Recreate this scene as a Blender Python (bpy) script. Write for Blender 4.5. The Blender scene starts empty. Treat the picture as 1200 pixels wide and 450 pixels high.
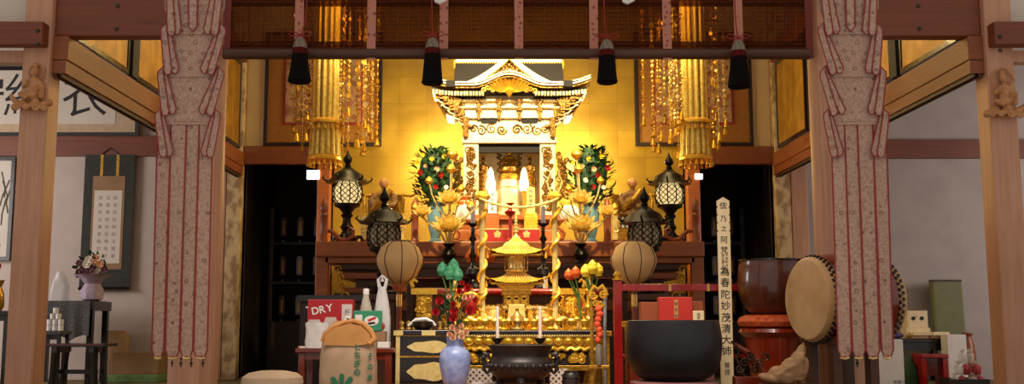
import bpy, bmesh, math, random
from math import sin, cos, pi, radians as R
from mathutils import Vector, Matrix
random.seed(7)
SC = bpy.context.scene
C = SC.collection

# ------------------------------------------------------------------ camera
F = 1200.0; PX = 580.0; PY = 225.0
PITCH = math.atan(150 / F); CAM = Vector((-0.187, 0.0, 0.8))
cd = bpy.data.cameras.new('camera'); cam = bpy.data.objects.new('camera', cd); C.objects.link(cam)
cd.sensor_width = 36; cd.lens = 36; cd.shift_x = 20 / 1200; cd.clip_end = 100
cam.location = CAM; cam.rotation_euler = (pi / 2 + PITCH, 0, 0); SC.camera = cam

def at(px, py, Y):
    """point of the place that shows at photo pixel (px, py) and stands at depth Y"""
    a = (px - PX) / F; b = (PY - py) / F
    d = Vector((a, cos(PITCH) - b * sin(PITCH), sin(PITCH) + b * cos(PITCH)))
    return CAM + d * (Y / d.y)
def sc_(Y, py=375):
    b = (PY - py) / F
    return Y / (cos(PITCH) - b * sin(PITCH)) / F

# ------------------------------------------------------------------ materials
def lin(c):
    if isinstance(c, str):
        c = [int(c[i:i + 2], 16) / 255 for i in (0, 2, 4)]
    return tuple((x / 12.92 if x <= .04045 else ((x + .055) / 1.055) ** 2.4) for x in c[:3]) + (1,)
class NT:
    def __init__(s, name):
        s.m = bpy.data.materials.new(name); s.m.use_nodes = True
        s.t = s.m.node_tree; s.b = s.t.nodes['Principled BSDF']
    def n(s, kind, **kw):
        nd = s.t.nodes.new('ShaderNode' + kind)
        for k, v in kw.items():
            if k in nd.inputs.keys(): nd.inputs[k].default_value = v
            else: setattr(nd, k, v)
        return nd
    def l(s, a, b): s.t.links.new(a, b)
    def coord(s, scale=(1, 1, 1)):
        tc = s.n('TexCoord'); mp = s.n('Mapping'); mp.inputs['Scale'].default_value = scale
        s.l(tc.outputs['Object'], mp.inputs['Vector']); return mp.outputs['Vector']
    def ramp(s, fac, stops):
        r = s.n('ValToRGB'); e = r.color_ramp.elements
        while len(e) < len(stops): e.new(.5)
        for i, (p, c) in enumerate(stops): e[i].position = p; e[i].color = lin(c)
        s.l(fac, r.inputs['Fac']); return r.outputs['Color']
    def bump(s, h, st=.3, d=.01):
        b = s.n('Bump'); b.inputs['Strength'].default_value = st; b.inputs['Distance'].default_value = d
        s.l(h, b.inputs['Height']); s.l(b.outputs['Normal'], s.b.inputs['Normal'])
def mat(name, col, rough=.5, metal=0, col2=None, scale=8, stretch=(1, 1, 1), bump=0, emit=0, ecol=None, detail=4, spec=.5, coat=0, contrast=(.3, .7)):
    t = NT(name); b = t.b
    b.inputs['Roughness'].default_value = rough; b.inputs['Metallic'].default_value = metal
    b.inputs['Specular IOR Level'].default_value = spec; b.inputs['Coat Weight'].default_value = coat
    nz = t.n('TexNoise', Scale=scale, Detail=detail); t.l(t.coord(stretch), nz.inputs['Vector'])
    c = t.ramp(nz.outputs['Fac'], [(contrast[0], col), (contrast[1], col2 or col)])
    t.l(c, b.inputs['Base Color'])
    if bump: t.bump(nz.outputs['Fac'], bump)
    if emit:
        b.inputs['Emission Color'].default_value = lin(ecol or col); b.inputs['Emission Strength'].default_value = emit
    return t.m
def wood(name, a, b_, rough=.5, grain=(40, 40, 1.5), bump=.15):
    t = NT(name); t.b.inputs['Roughness'].default_value = rough
    v = t.coord(grain); nz = t.n('TexNoise', Scale=1.0, Detail=6, Roughness=.6, Distortion=.6); t.l(v, nz.inputs['Vector'])
    n2 = t.n('TexNoise', Scale=1.3, Detail=2); t.l(t.coord(), n2.inputs['Vector'])
    mx = t.n('Math', operation='MULTIPLY_ADD'); t.l(nz.outputs['Fac'], mx.inputs[0]); mx.inputs[1].default_value = .7
    m2 = t.n('Math', operation='MULTIPLY'); t.l(n2.outputs['Fac'], m2.inputs[0]); m2.inputs[1].default_value = .3
    t.l(m2.outputs[0], mx.inputs[2])
    t.l(t.ramp(mx.outputs[0], [(.3, a), (.7, b_)]), t.b.inputs['Base Color'])
    t.bump(nz.outputs['Fac'], bump, .004); return t.m

M = {}
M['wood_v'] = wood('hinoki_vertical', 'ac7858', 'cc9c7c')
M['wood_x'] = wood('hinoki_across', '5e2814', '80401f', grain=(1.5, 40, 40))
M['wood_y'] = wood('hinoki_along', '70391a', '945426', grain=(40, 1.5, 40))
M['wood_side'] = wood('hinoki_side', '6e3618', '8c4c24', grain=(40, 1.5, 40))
M['wood_dark'] = wood('dark_wood', '3a2012', '5a341c', grain=(1.5, 30, 30))
M['wood_dais'] = wood('dais_wood', '86421a', 'ae6428', grain=(1.5, 30, 30), rough=.35)
M['wood_post'] = wood('red_post_wood', '7c3a1c', 'a3582e', rough=.35)
M['wood_pale'] = wood('pale_wood', 'e2c796', 'f0dab0', grain=(30, 30, 1.2))
M['wood_carv'] = mat('carving_wood', 'a8703f', .55, col2='c08a55', scale=14)
M['drift'] = mat('driftwood', '7a5636', .7, col2='b08a5e', scale=9, stretch=(1, 1, 3), bump=.6)
M['red'] = mat('red_lacquer', '8c1010', .25, col2='a51a12', coat=.4)
M['redwood'] = mat('red_brown_lacquer', '5a1a0c', .22, col2='7a2812', coat=.5, scale=5)
M['bowlwood'] = mat('brown_lacquer', '4a1f12', .28, col2='5c2a18', coat=.5, scale=4)
M['black'] = mat('black_lacquer', '120c0a', .25, col2='1c1310', coat=.3)
M['bronze'] = mat('dark_bronze', '1a1512', .35, .6, col2='2e2620', scale=20, bump=.1)
M['bronze_l'] = mat('worn_bronze', '2a211a', .3, .7, col2='5a4630', scale=30, bump=.2)
M['iron'] = mat('black_iron', '2a2624', .36, .35, col2='3a3531', scale=6, bump=.08)
M['gold'] = mat('gold', 'dca024', .3, .6, col2='f6c648', scale=30, bump=.25)
M['gold_d'] = mat('old_gold', '8a5c18', .33, .6, col2='d6a434', scale=40, bump=.4)
M['gold_p'] = mat('pale_gold', 'e4c46a', .33, .45, col2='f6e09a', scale=25, bump=.2)
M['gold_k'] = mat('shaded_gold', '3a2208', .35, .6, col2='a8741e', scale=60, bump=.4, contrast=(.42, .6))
M['gold_l'] = mat('bright_lotus_gold', 'ecc456', .28, .4, col2='fff0a4', scale=40)
M['gold_c'] = mat('canopy_gold', 'cca63a', .3, .4, col2='f4de80', scale=30, bump=.2)
M['gold_b'] = mat('buddha_gold', '9a6a14', .28, .6, col2='d8a02c', scale=20)
M['gold_w'] = mat('white_gold', 'f2dca0', .4, .35, col2='fff2cc', scale=20, bump=.15)
M['brass'] = mat('brass', 'c89a48', .25, .7, col2='e6c070', scale=10)
M['silver'] = mat('pewter', '8a8680', .35, .7, col2='b0aca4', scale=20)
M['chrome'] = mat('chrome', 'c8c8c8', .15, .9)
M['plaster'] = mat('plaster', 'b5a49a', .9, col2='c0b0a6', scale=3)
M['plaster_r'] = mat('plaster_grey', 'a89c98', .9, col2='b4a8a2', scale=3)
M['cream'] = mat('cream_wall', 'e6cf98', .8, col2='eed9a8', scale=3)
M['dapple'] = mat('shadow_dappled_pillar', '94744e', .7, col2='c8ab80', scale=7, stretch=(1, 1, .7), detail=2, contrast=(.40, .56), bump=.15)  # soft dapples of cast shadow painted into the pillar colour
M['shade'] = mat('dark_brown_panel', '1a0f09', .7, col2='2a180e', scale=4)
M['roof'] = mat('roof_shingle', '0e0806', .75, col2='1a100a', scale=30, stretch=(1, 4, 1))
M['white'] = mat('white_paper', 'd8d2cc', .7, col2='e6e0da', scale=6)
M['whitel'] = mat('white_ceramic', 'e8e4de', .3)
M['candle'] = mat('candle_wax', 'e6d6c0', .5)
M['paper'] = mat('calligraphy_paper', 'c8bdae', .8, col2='d0c6b8', scale=2)
M['ink'] = mat('black_ink', '1c1a1a', .7)
M['ink2'] = mat('grey_ink', '4a4238', .7)
M['kraft'] = mat('kraft_paper', 'a4886a', .75, col2='b89a7c', scale=9, bump=.3)
M['kraft_o'] = mat('kraft_paper_top', 'b87f42', .75, col2='ca9252', scale=9, bump=.4)
M['green_ink'] = mat('green_print', '1f6f4c', .7)
M['cardboard'] = mat('cardboard', '8a6848', .8, col2='987552', scale=5)
M['beige'] = mat('beige_cloth', 'b59a7c', .85, col2='c2a88a', scale=12, bump=.2)
M['green_mat'] = mat('green_mat', '5d7a48', .9, col2='6d8a56', scale=20)
M['olive'] = mat('olive_vinyl', '6a6a42', .6, col2='74734a', scale=6)
M['leaf'] = mat('leaf', '2f5a1e', .6, col2='63852c', scale=14)
M['leaf_d'] = mat('leaf_dark', '18351a', .6, col2='2f5628', scale=14)
M['f_red'] = mat('red_petal', '9c1414', .6, col2='c82824', scale=30)
M['f_white'] = mat('white_petal', 'efe6d8', .6)
M['f_yel'] = mat('yellow_petal', 'f0c820', .5, col2='f8dc48', scale=12)
M['f_or'] = mat('orange_petal', 'd84414', .5, col2='ea6a24', scale=12)
M['f_pink'] = mat('peach_petal', 'e8b088', .6, col2='f0c8a0', scale=20)
M['f_mauve'] = mat('mauve_petal', '7a4a58', .6, col2='9a6a74', scale=20)
M['f_grn'] = mat('green_bud', '2f8a5a', .4, col2='5cb080', scale=14)
M['blue'] = mat('blue_glaze', '7888bc', .3, col2='a0aed6', scale=25, bump=.05)
M['teal'] = mat('teal_glaze', '4a6a74', .4, col2='5e8288', scale=10)
M['fruit'] = mat('orange_peel', 'd85a14', .45, col2='e87020', scale=10)
M['red_cloth'] = mat('red_cloth', '981414', .7, col2='ac1c18', scale=20)
M['orange_silk'] = mat('orange_silk', 'd8401c', .6, col2='e85a28', scale=40, bump=.5)
M['tassel_k'] = mat('black_thread', '0a0807', .95, spec=.1, col2='16110f', scale=60, stretch=(1, 1, .1), bump=.4)
M['tassel_r'] = mat('dark_red_thread', '3c0c0a', .9, spec=.1, col2='5e1a14', scale=60, stretch=(1, 1, .1), bump=.4)
M['tassel_w'] = mat('grey_thread', '5e574a', .8, col2='8a806c', scale=60, stretch=(1, 1, .1), bump=.4)
M['cord'] = mat('red_cord', '8a1a18', .7)
M['edge'] = mat('red_silk_edge', '8a2428', .6, col2='982e2e', scale=30)
M['edge_d'] = mat('dark_red_edge', '6a2018', .7)
M['purple'] = mat('purple_cloth', '4a3f66', .8, col2='5a4e78', scale=10)
M['lilac'] = mat('lilac_wrap', '9a8496', .6, col2='b09aaa', scale=8, bump=.3)
M['zig'] = mat('patterned_cloth', '2c2a2c', .8, col2='5a5652', scale=60, detail=1)
M['blue_book'] = mat('blue_cloth', '54687c', .8, col2='6a7e90', scale=16)
M['red_box'] = mat('red_box', 'b82416', .5, col2='c62e1c', scale=6)
M['brown_box'] = mat('brown_box', '8a3f18', .5, col2='9a4c20', scale=6)
M['beer_red'] = mat('beer_red', 'b0161c', .45)
M['beer_white'] = mat('beer_silver', 'c9bdb6', .4, col2='d6cbc4', scale=8)
M['pack_green'] = mat('green_pack', '2f8a62', .5)
M['drumskin'] = mat('drum_skin', 'b08858', .7, col2='c8a272', scale=5)
M['stripe'] = None
M['redgloss'] = mat('glossy_red_lacquer', '7c2410', .16, col2='922e14', coat=.7, scale=5)
M['alcove_wood'] = mat('alcove_wood', '2a180d', .5, col2='3a2212', scale=6)
M['scroll_mount'] = mat('scroll_mount', '2a2a28', .85, col2='38382f', scale=20)
M['ash'] = mat('ash', '6a6258', .95, col2='8a8278', scale=30, bump=.4)
M['gong'] = mat('black_gong_metal', '1e1d20', .38, .45, col2='2c2b2e', scale=5, bump=.06)
M['cushion'] = mat('pink_cushion', '8a5a54', .85, col2='a06a62', scale=14)
M['cushion_red'] = mat('orange_brocade_cushion', '9a2a10', .6, col2='d8621c', scale=26, bump=.2)
M['bottle_glass'] = mat('bottle_glass', 'b8b09a', .12, col2='c4bca8')
M['brown_mat'] = mat('brown_silk_mat', '8a5a24', .8, col2='a4702e', scale=40)
M['tatami'] = mat('tatami', '6a5836', .85, col2='7c6a44', scale=40, stretch=(1, .05, 1))
M['screen'] = mat('lit_sign', 'ffffff', .5, emit=6, ecol='f2ecff')
M['glow'] = mat('lamp_glow', 'fff0d0', .5, emit=6, ecol='ffe6b0')
M['amber'] = mat('amber_gold_paper', '94681a', .45, .35, col2='c29236', scale=5, detail=6, bump=.3)
M['bonbori'] = mat('lantern_paper', 'b8905a', .75, col2='c8a068', scale=5)
M['clear'] = mat('clear_plastic', 'd8d4d0', .12)
M['clear'].node_tree.nodes['Principled BSDF'].inputs['Alpha'].default_value = .45
M['poly'] = mat('plastic_bag', 'd6d2d0', .3, col2='e4e0dc', scale=10, bump=.5)
M['poly'].node_tree.nodes['Principled BSDF'].inputs['Alpha'].default_value = .8
M['redcup'] = mat('red_glass', 'b03a40', .15)

def gold_wall():
    t = NT('gold_leaf_wall'); t.b.inputs['Metallic'].default_value = .25; t.b.inputs['Roughness'].default_value = .5
    v = t.coord(); br = t.n('TexBrick', offset=0.0); br.inputs['Scale'].default_value = 1.0
    tc = t.coord((1, 1, 1)); sx = t.n('SeparateXYZ'); cb = t.n('CombineXYZ'); t.l(tc, sx.inputs[0]); t.l(sx.outputs['X'], cb.inputs['X']); t.l(sx.outputs['Z'], cb.inputs['Y'])
    t.l(cb.outputs[0], br.inputs['Vector'])
    for k, x in (('Brick Width', .38), ('Row Height', .38), ('Mortar Size', .008), ('Bias', 0.0)): br.inputs[k].default_value = x
    br.inputs['Color1'].default_value = lin('bc982c'); br.inputs['Color2'].default_value = lin('ac8a28'); br.inputs['Mortar'].default_value = lin('a68426')
    nz = t.n('TexNoise', Scale=2.2, Detail=6); t.l(v, nz.inputs['Vector'])
    mx = t.n('Mix', data_type='RGBA', blend_type='MULTIPLY'); mx.inputs[0].default_value = .5
    t.l(br.outputs['Color'], mx.inputs[6]); t.l(t.ramp(nz.outputs['Fac'], [(.3, 'a08858'), (.7, 'ffffff')]), mx.inputs[7])
    t.l(mx.outputs[2], t.b.inputs['Base Color']); return t.m
M['gold_wall'] = gold_wall()
def brocade():
    t = NT('brocade'); t.b.inputs['Roughness'].default_value = .8
    v = t.coord((1, 1, 1)); vo = t.n('TexVoronoi', feature='F1', Scale=15.0, Randomness=.5); t.l(v, vo.inputs['Vector'])
    nz = t.n('TexNoise', Scale=60.0, Detail=2); t.l(v, nz.inputs['Vector'])
    ring = t.ramp(vo.outputs['Distance'], [(.0, '6e6c64'), (.08, '6e6c64'), (.11, 'ffffff'), (.17, 'ffffff'), (.2, '8c867c'), (.25, '8c867c'), (.28, 'ffffff')])
    base = t.ramp(nz.outputs['Fac'], [(.3, '9a7868'), (.5, 'b4927e'), (.7, 'bc9e8a')])
    mx = t.n('Mix', data_type='RGBA', blend_type='MULTIPLY'); mx.inputs[0].default_value = .7
    t.l(base, mx.inputs[6]); t.l(ring, mx.inputs[7]); t.l(mx.outputs[2], t.b.inputs['Base Color']); return t.m
M['brocade'] = brocade()
def strip_brocade():
    t = NT('strip_brocade'); t.b.inputs['Roughness'].default_value = .8
    v = t.coord(); vo = t.n('TexVoronoi', Scale=22.0, Randomness=.5); t.l(v, vo.inputs['Vector'])
    t.l(t.ramp(vo.outputs['Distance'], [(.2, '7a3a30'), (.3, 'b0705a'), (.5, 'b87a64')]), t.b.inputs['Base Color']); return t.m
M['strip'] = strip_brocade()
def blind_mat():
    t = NT('bamboo_blind'); v = t.coord(); wv = t.n('TexWave', wave_type='BANDS', bands_direction='Z', Scale=9.0, Distortion=0.6); t.l(v, wv.inputs['Vector'])
    t.l(t.ramp(wv.outputs['Fac'], [(.2, '341405'), (.8, '5a280e')]), t.b.inputs['Base Color'])
    tr = t.n('BsdfTransparent'); tr.inputs['Color'].default_value = lin('f0d8b0')
    sh = t.n('MixShader'); sh.inputs[0].default_value = .6
    out = t.t.nodes['Material Output']; t.l(tr.outputs[0], sh.inputs[1]); t.l(t.b.outputs[0], sh.inputs[2]); t.l(sh.outputs[0], out.inputs['Surface'])
    t.b.inputs['Roughness'].default_value = .8; t.b.inputs['Specular IOR Level'].default_value = .1; return t.m
M['blind'] = blind_mat()
def mandala():
    t = NT('mandala_silk'); t.b.inputs['Roughness'].default_value = .8
    v = t.coord(); vo = t.n('TexVoronoi', Scale=16.0); t.l(v, vo.inputs['Vector'])
    t.l(t.ramp(vo.outputs['Color'], [(.15, '7a5a3a'), (.4, 'b09068'), (.6, 'b89a80'), (.85, '9a5a48')]), t.b.inputs['Base Color']); return t.m
M['mandala'] = mandala()
def lattice():
    t = NT('lattice_pattern'); t.b.inputs['Roughness'].default_value = .5
    v = t.coord(); mp = t.n('Mapping'); mp.inputs['Rotation'].default_value = (0, R(45), 0); t.l(v, mp.inputs['Vector'])
    ck = t.n('TexVoronoi', feature='DISTANCE_TO_EDGE', Scale=32.0, Randomness=0.0); t.l(mp.outputs[0], ck.inputs['Vector'])
    t.l(t.ramp(ck.outputs['Distance'], [(.18, 'cfc4b4'), (.24, '5a5048')]), t.b.inputs['Base Color']); return t.m
M['lattice'] = lattice()
def stripes():
    t = NT('fringe_stripes'); t.b.inputs['Roughness'].default_value = .8
    v = t.coord(); sx = t.n('SeparateXYZ'); t.l(v, sx.inputs[0])
    m = t.n('Math', operation='MULTIPLY'); m.inputs[1].default_value = 7.0; t.l(sx.outputs['X'], m.inputs[0])
    f = t.n('Math', operation='FRACT'); t.l(m.outputs[0], f.inputs[0])
    r = t.n('ValToRGB'); r.color_ramp.interpolation = 'CONSTANT'; e = r.color_ramp.elements
    cs = ['d8d0bc', '3f5a48', 'd8d0bc', '8a2a1c', 'c89a38', '2c3a4a']
    while len(e) < 6: e.new(.5)
    for i, c in enumerate(cs): e[i].position = i / 6; e[i].color = lin(c)
    t.l(f.outputs[0], r.inputs['Fac']); t.l(r.outputs['Color'], t.b.inputs['Base Color']); return t.m
M['stripe'] = stripes()

# ------------------------------------------------------------------ mesh builder
class MB:
    """collects shapes (scaled by k) and links them as ONE mesh object"""
    def __init__(s, k=1.0): s.k = k; s.v = []; s.f = []; s.mi = []; s.m = 0
    def add(s, vs, fs):
        o = len(s.v); s.v += [Vector(v) for v in vs]
        for f in fs: s.f.append([i + o for i in f]); s.mi.append(s.m)
        return s
    def box(s, x0, x1, y0, y1, z0, z1, M_=None, tx=1, ty=1):
        cx, cy = (x0 + x1) / 2, (y0 + y1) / 2; vs = []
        for z, ax, ay in ((z0, 1, 1), (z1, tx, ty)):
            for x, y in ((x0, y0), (x1, y0), (x1, y1), (x0, y1)):
                vs.append(Vector((cx + (x - cx) * ax, cy + (y - cy) * ay, z)))
        if M_ is not None: vs = [M_ @ v for v in vs]
        return s.add(vs, [(3, 2, 1, 0), (4, 5, 6, 7), (0, 1, 5, 4), (1, 2, 6, 5), (2, 3, 7, 6), (3, 0, 4, 7)])
    def lathe(s, prof, c=(0, 0, 0), n=20, M_=None, sy=1.0, lobes=0, lob=0):
        c = Vector(c); vs = []; fs = []
        for r, z in prof:
            for i in range(n):
                a = 2 * pi * i / n; rr = r * (1 + lob * abs(cos(a * lobes / 2))) if lobes else r
                v = Vector((rr * cos(a), rr * sin(a) * sy, z))
                vs.append((M_ @ v if M_ is not None else v) + c)
        m = len(prof)
        for j in range(m - 1):
            for i in range(n):
                k = (i + 1) % n; fs.append((j * n + i, j * n + k, (j + 1) * n + k, (j + 1) * n + i))
        fs.append(tuple(range(n - 1, -1, -1))); fs.append(tuple(range((m - 1) * n, m * n)))
        return s.add(vs, fs)
    def ell(s, c, r, n=12, m=8, M_=None):
        if not hasattr(r, '__len__'): r = (r, r, r)
        pr = [(max(sin(pi * j / m), .02), -cos(pi * j / m)) for j in range(m + 1)]
        S = Matrix.Diagonal((r[0], r[1], r[2])).to_4x4()
        return s.lathe(pr, c, n, (M_ @ S) if M_ is not None else S)
    def tube(s, pts, r, n=8, closed=False):
        pts = [Vector(p) for p in pts]; L = len(pts); rs = r if hasattr(r, '__len__') else [r] * L
        vs = []; fs = []; up = None
        for i, p in enumerate(pts):
            a = pts[(i - 1) % L] if (closed or i > 0) else p; b = pts[(i + 1) % L] if (closed or i < L - 1) else p
            d = (b - a)
            d = d.normalized() if d.length > 1e-9 else Vector((0, 0, 1))
            if up is None: up = d.orthogonal().normalized()
            else:
                up = up - d * up.dot(d); up = up.normalized() if up.length > 1e-6 else d.orthogonal().normalized()
            w = d.cross(up)
            for j in range(n):
                t = 2 * pi * j / n; vs.append(p + (up * cos(t) + w * sin(t)) * rs[i])
        for i in range(L if closed else L - 1):
            q = (i + 1) % L
            for j in range(n):
                k = (j + 1) % n; fs.append((i * n + j, i * n + k, q * n + k, q * n + j))
        if not closed: fs += [tuple(range(n - 1, -1, -1)), tuple(range((L - 1) * n, L * n))]
        return s.add(vs, fs)
    def prism(s, pts, y0, y1):
        """polygon given in (x, z), extruded from y0 to y1"""
        n = len(pts); vs = [(x, y0, z) for x, z in pts] + [(x, y1, z) for x, z in pts]
        area = sum(pts[i][0] * pts[(i + 1) % n][1] - pts[(i + 1) % n][0] * pts[i][1] for i in range(n))
        idx = list(range(n))
        if area < 0: idx.reverse()
        fs = [tuple(idx), tuple(i + n for i in reversed(idx))]
        for a, b in zip(idx, idx[1:] + idx[:1]): fs.append((b, a, a + n, b + n))
        return s.add(vs, fs)
    def band(s, up, lo, y0, y1):
        """strip between two polylines in (x, z)"""
        n = len(up)
        vs = [(x, y, z) for y in (y0, y1) for row in (up, lo) for x, z in row]; fs = []
        for i in range(n - 1):
            a, b, c, d = i, i + 1, n + i, n + i + 1; o = 2 * n
            fs += [(a, c, d, b), (a + o, b + o, d + o, c + o), (a, b, b + o, a + o), (c, c + o, d + o, d)]
        fs += [(0, 2 * n, 3 * n, n), (n - 1, 2 * n - 1, 4 * n - 1, 3 * n - 1)]
        return s.add(vs, fs)
    def scroll(s, x, z, r, turns=1.6, tr=1.0, y=0, flip=1, ph=0, n=22):
        pts = []
        for i in range(n):
            t = i / (n - 1); a = ph + flip * t * turns * 2 * pi; q = r * (1 - .85 * t)
            pts.append((x + q * cos(a), y - tr * .6 * t, z + q * sin(a)))
        return s.tube(pts, [tr * (1 - .4 * i / n) for i in range(n)], 6)
    def petal(s, c, d, L, w, curl=.4, up=(0, 0, 1), cup=.25):
        c = Vector(c); d = Vector(d).normalized(); up = Vector(up); sd = d.cross(up)
        sd = sd.normalized() if sd.length > 1e-4 else Vector((1, 0, 0)); nn = sd.cross(d)
        vs = []; fs = []; K = 5
        for i in range(K + 1):
            t = i / K; p = c + d * (L * t) + nn * (curl * L * t * t); ww = w * max(sin(pi * min(1, t * .86 + .08)), .05)
            for q in (-1, 0, 1): vs.append(p + sd * (ww * q * .5) + nn * (cup * w * (abs(q) * .5) * (1 - t * .3)))
        for i in range(K):
            for q in range(2): a = i * 3 + q; fs.append((a, a + 1, a + 4, a + 3))
        return s.add(vs, fs)
    def glyph(s, ch, x, z, size, y=0, bold=.012, M_=None):
        global _FC
        try: _FC
        except NameError:
            cu = bpy.data.curves.new('lettering', 'FONT'); _FC = bpy.data.objects.new('lettering', cu); C.objects.link(_FC)
        _FC.data.body = ch; _FC.data.offset = bold; _FC.data.resolution_u = 3
        dg = bpy.context.evaluated_depsgraph_get(); dg.update(); ev = _FC.evaluated_get(dg); me = ev.to_mesh()
        vs = []
        for v in me.vertices:
            q = Vector((x + (v.co.x - .5) * size, y, z + (v.co.y - .38) * size)); vs.append(M_ @ q if M_ is not None else q)
        s.add(vs, [tuple(p.vertices) for p in me.polygons]); ev.to_mesh_clear(); return s
    def build(s, name, mats, parent=None, smooth=.7, bevel=0, loc=None, seg=2):
        me = bpy.data.meshes.new(name); me.from_pydata([v * s.k for v in s.v], [], s.f)
        for m in (mats if isinstance(mats, (list, tuple)) else [mats]): me.materials.append(M[m])
        me.polygons.foreach_set('material_index', s.mi); me.update()
        if smooth:
            me.shade_smooth(); me.set_sharp_from_angle(angle=smooth)
        o = bpy.data.objects.new(name, me); C.objects.link(o)
        if parent: o.parent = parent
        if loc is not None: o.location = loc
        if bevel:
            b = o.modifiers.new('bevel', 'BEVEL'); b.width = bevel * s.k; b.segments = seg; b.limit_method = 'ANGLE'
        return o
def blob(o, vox, it=2):
    r = o.modifiers.new('remesh', 'REMESH'); r.mode = 'VOXEL'; r.voxel_size = vox; r.use_smooth_shade = True
    sm = o.modifiers.new('smooth', 'SMOOTH'); sm.iterations = it; sm.factor = .5; return o
def kind(o, k='structure'): o['kind'] = k; return o
def tag(o, label, cat, group=None):
    o['label'] = label; o['category'] = cat
    if group: o['group'] = group
    return o
def T(name, label, cat, loc, group=None, rz=0):
    o = bpy.data.objects.new(name, None); C.objects.link(o); o.location = loc; o.rotation_euler = (0, 0, rz); o.empty_display_size = .1
    return tag(o, label, cat, group)
def one(mb, name, mats, label, cat, loc, group=None, rz=0, **kw):
    o = mb.build(name, mats, None, **kw); o.location = loc; o.rotation_euler = (0, 0, rz); return tag(o, label, cat, group)
def dup(o, loc=None, label=None, rz=None, parent=None):
    c = o.copy(); C.objects.link(c)
    if parent: c.parent = parent
    for ch in list(o.children): dup(ch, parent=c)
    if loc is not None: c.location = loc
    if rz is not None: c.rotation_euler = (0, 0, rz)
    if label: c['label'] = label
    return c
def rotm(ax, a): return Matrix.Rotation(a, 4, ax)
def trm(v): return Matrix.Translation(Vector(v))

# ================================================================== SETTING
def sbox(name, m, *b, bevel=0): return kind(MB().box(*b).build(name, m, None, smooth=0, bevel=bevel))
sbox('floor', 'tatami', -10, 10, 5.5, 17.5, -.1, 0)
sbox('wall_back_left', 'plaster', -10, -3.66, 14.05, 14.2, 0, 5.6)
sbox('wall_back_right', 'plaster_r', 3.66, 10, 14.05, 14.2, 0, 5.6)
sbox('wall_left', 'plaster', -10.2, -10, 8, 14.2, 0, 5.6)
sbox('wall_right', 'plaster_r', 10, 10.2, 8, 14.2, 0, 5.6)
sbox('ceiling', 'wood_dark', -10.2, 10.2, 8.0, 17.5, 5.6, 5.7)
sbox('wall_altar', 'gold_wall', -2.42, 2.42, 14.05, 14.2, 0, 5.6)
for sg, nm in ((-1, 'left'), (1, 'right')):
    a, b = sorted((sg * 2.42, sg * 3.66))
    sbox('wall_altar_' + nm, 'cream', a, b, 14.06, 14.2, 3.18, 5.6)
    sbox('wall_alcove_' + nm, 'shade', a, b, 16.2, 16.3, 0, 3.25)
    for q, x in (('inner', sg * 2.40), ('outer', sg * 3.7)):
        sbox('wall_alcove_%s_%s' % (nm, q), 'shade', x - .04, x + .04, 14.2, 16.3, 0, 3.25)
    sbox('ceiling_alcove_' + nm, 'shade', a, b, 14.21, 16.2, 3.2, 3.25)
# horizontal rails on the plaster of the side rooms, and lintels
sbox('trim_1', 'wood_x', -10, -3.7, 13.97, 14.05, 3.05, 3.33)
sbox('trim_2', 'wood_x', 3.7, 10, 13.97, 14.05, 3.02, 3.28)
n = 3
for sg in (-1, 1):
    a, b = sorted((sg * 2.6, sg * 3.66))
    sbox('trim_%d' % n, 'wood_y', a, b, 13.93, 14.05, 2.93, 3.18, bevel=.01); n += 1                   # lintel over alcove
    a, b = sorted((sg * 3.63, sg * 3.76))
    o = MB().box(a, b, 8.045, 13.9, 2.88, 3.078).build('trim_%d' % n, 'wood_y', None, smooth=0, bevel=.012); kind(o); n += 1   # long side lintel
    m = MB(); m.box(a + .006, b - .01, 8.05, 13.9, 2.77, 2.875)
    kind(m.build('trim_%d' % n, 'wood_side', None, smooth=0)); n += 1
    m = MB()
    for i in range(2): m.box(a + .025 + i * .05, a + .045 + i * .05, 8.06, 13.9, 2.74, 2.77)
    kind(m.build('trim_%d' % n, 'wood_dark', None, smooth=0)); n += 1
    a, b = sorted((sg * 2.76, sg * 3.75))
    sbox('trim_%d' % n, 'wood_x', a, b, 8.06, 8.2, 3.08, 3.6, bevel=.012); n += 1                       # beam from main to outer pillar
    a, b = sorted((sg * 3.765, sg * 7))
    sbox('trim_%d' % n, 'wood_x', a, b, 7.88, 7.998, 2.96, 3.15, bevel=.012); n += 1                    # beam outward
    sbox('trim_%d' % n, 'wood_v', a, b, 8.05, 8.15, 2.86, 2.955); n += 1
    sbox('wall_front_' + ('left' if sg < 0 else 'right'), 'paper', a, b, 8.1, 8.14, 3.17, 3.8)
    # upper beam of the transom on the side line, rising above frame
    a, b = sorted((sg * 3.63, sg * 3.76))
    sbox('trim_%d' % n, 'wood_y', a, b, 8.22, 13.9, 4.35, 4.6); n += 1
sbox('trim_%d' % n, 'wood_dark', -2.38, 2.38, 8.2, 8.45, 3.5, 3.95); n += 1

def nails(parent, xs, z, y, name='nail_cover'):
    for x, zz in xs:
        MB().lathe([(.018, 0), (.016, .012), (.006, .018)], (x, y, zz), 6, rotm('X', pi / 2)).build(name, 'iron', parent)
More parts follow.
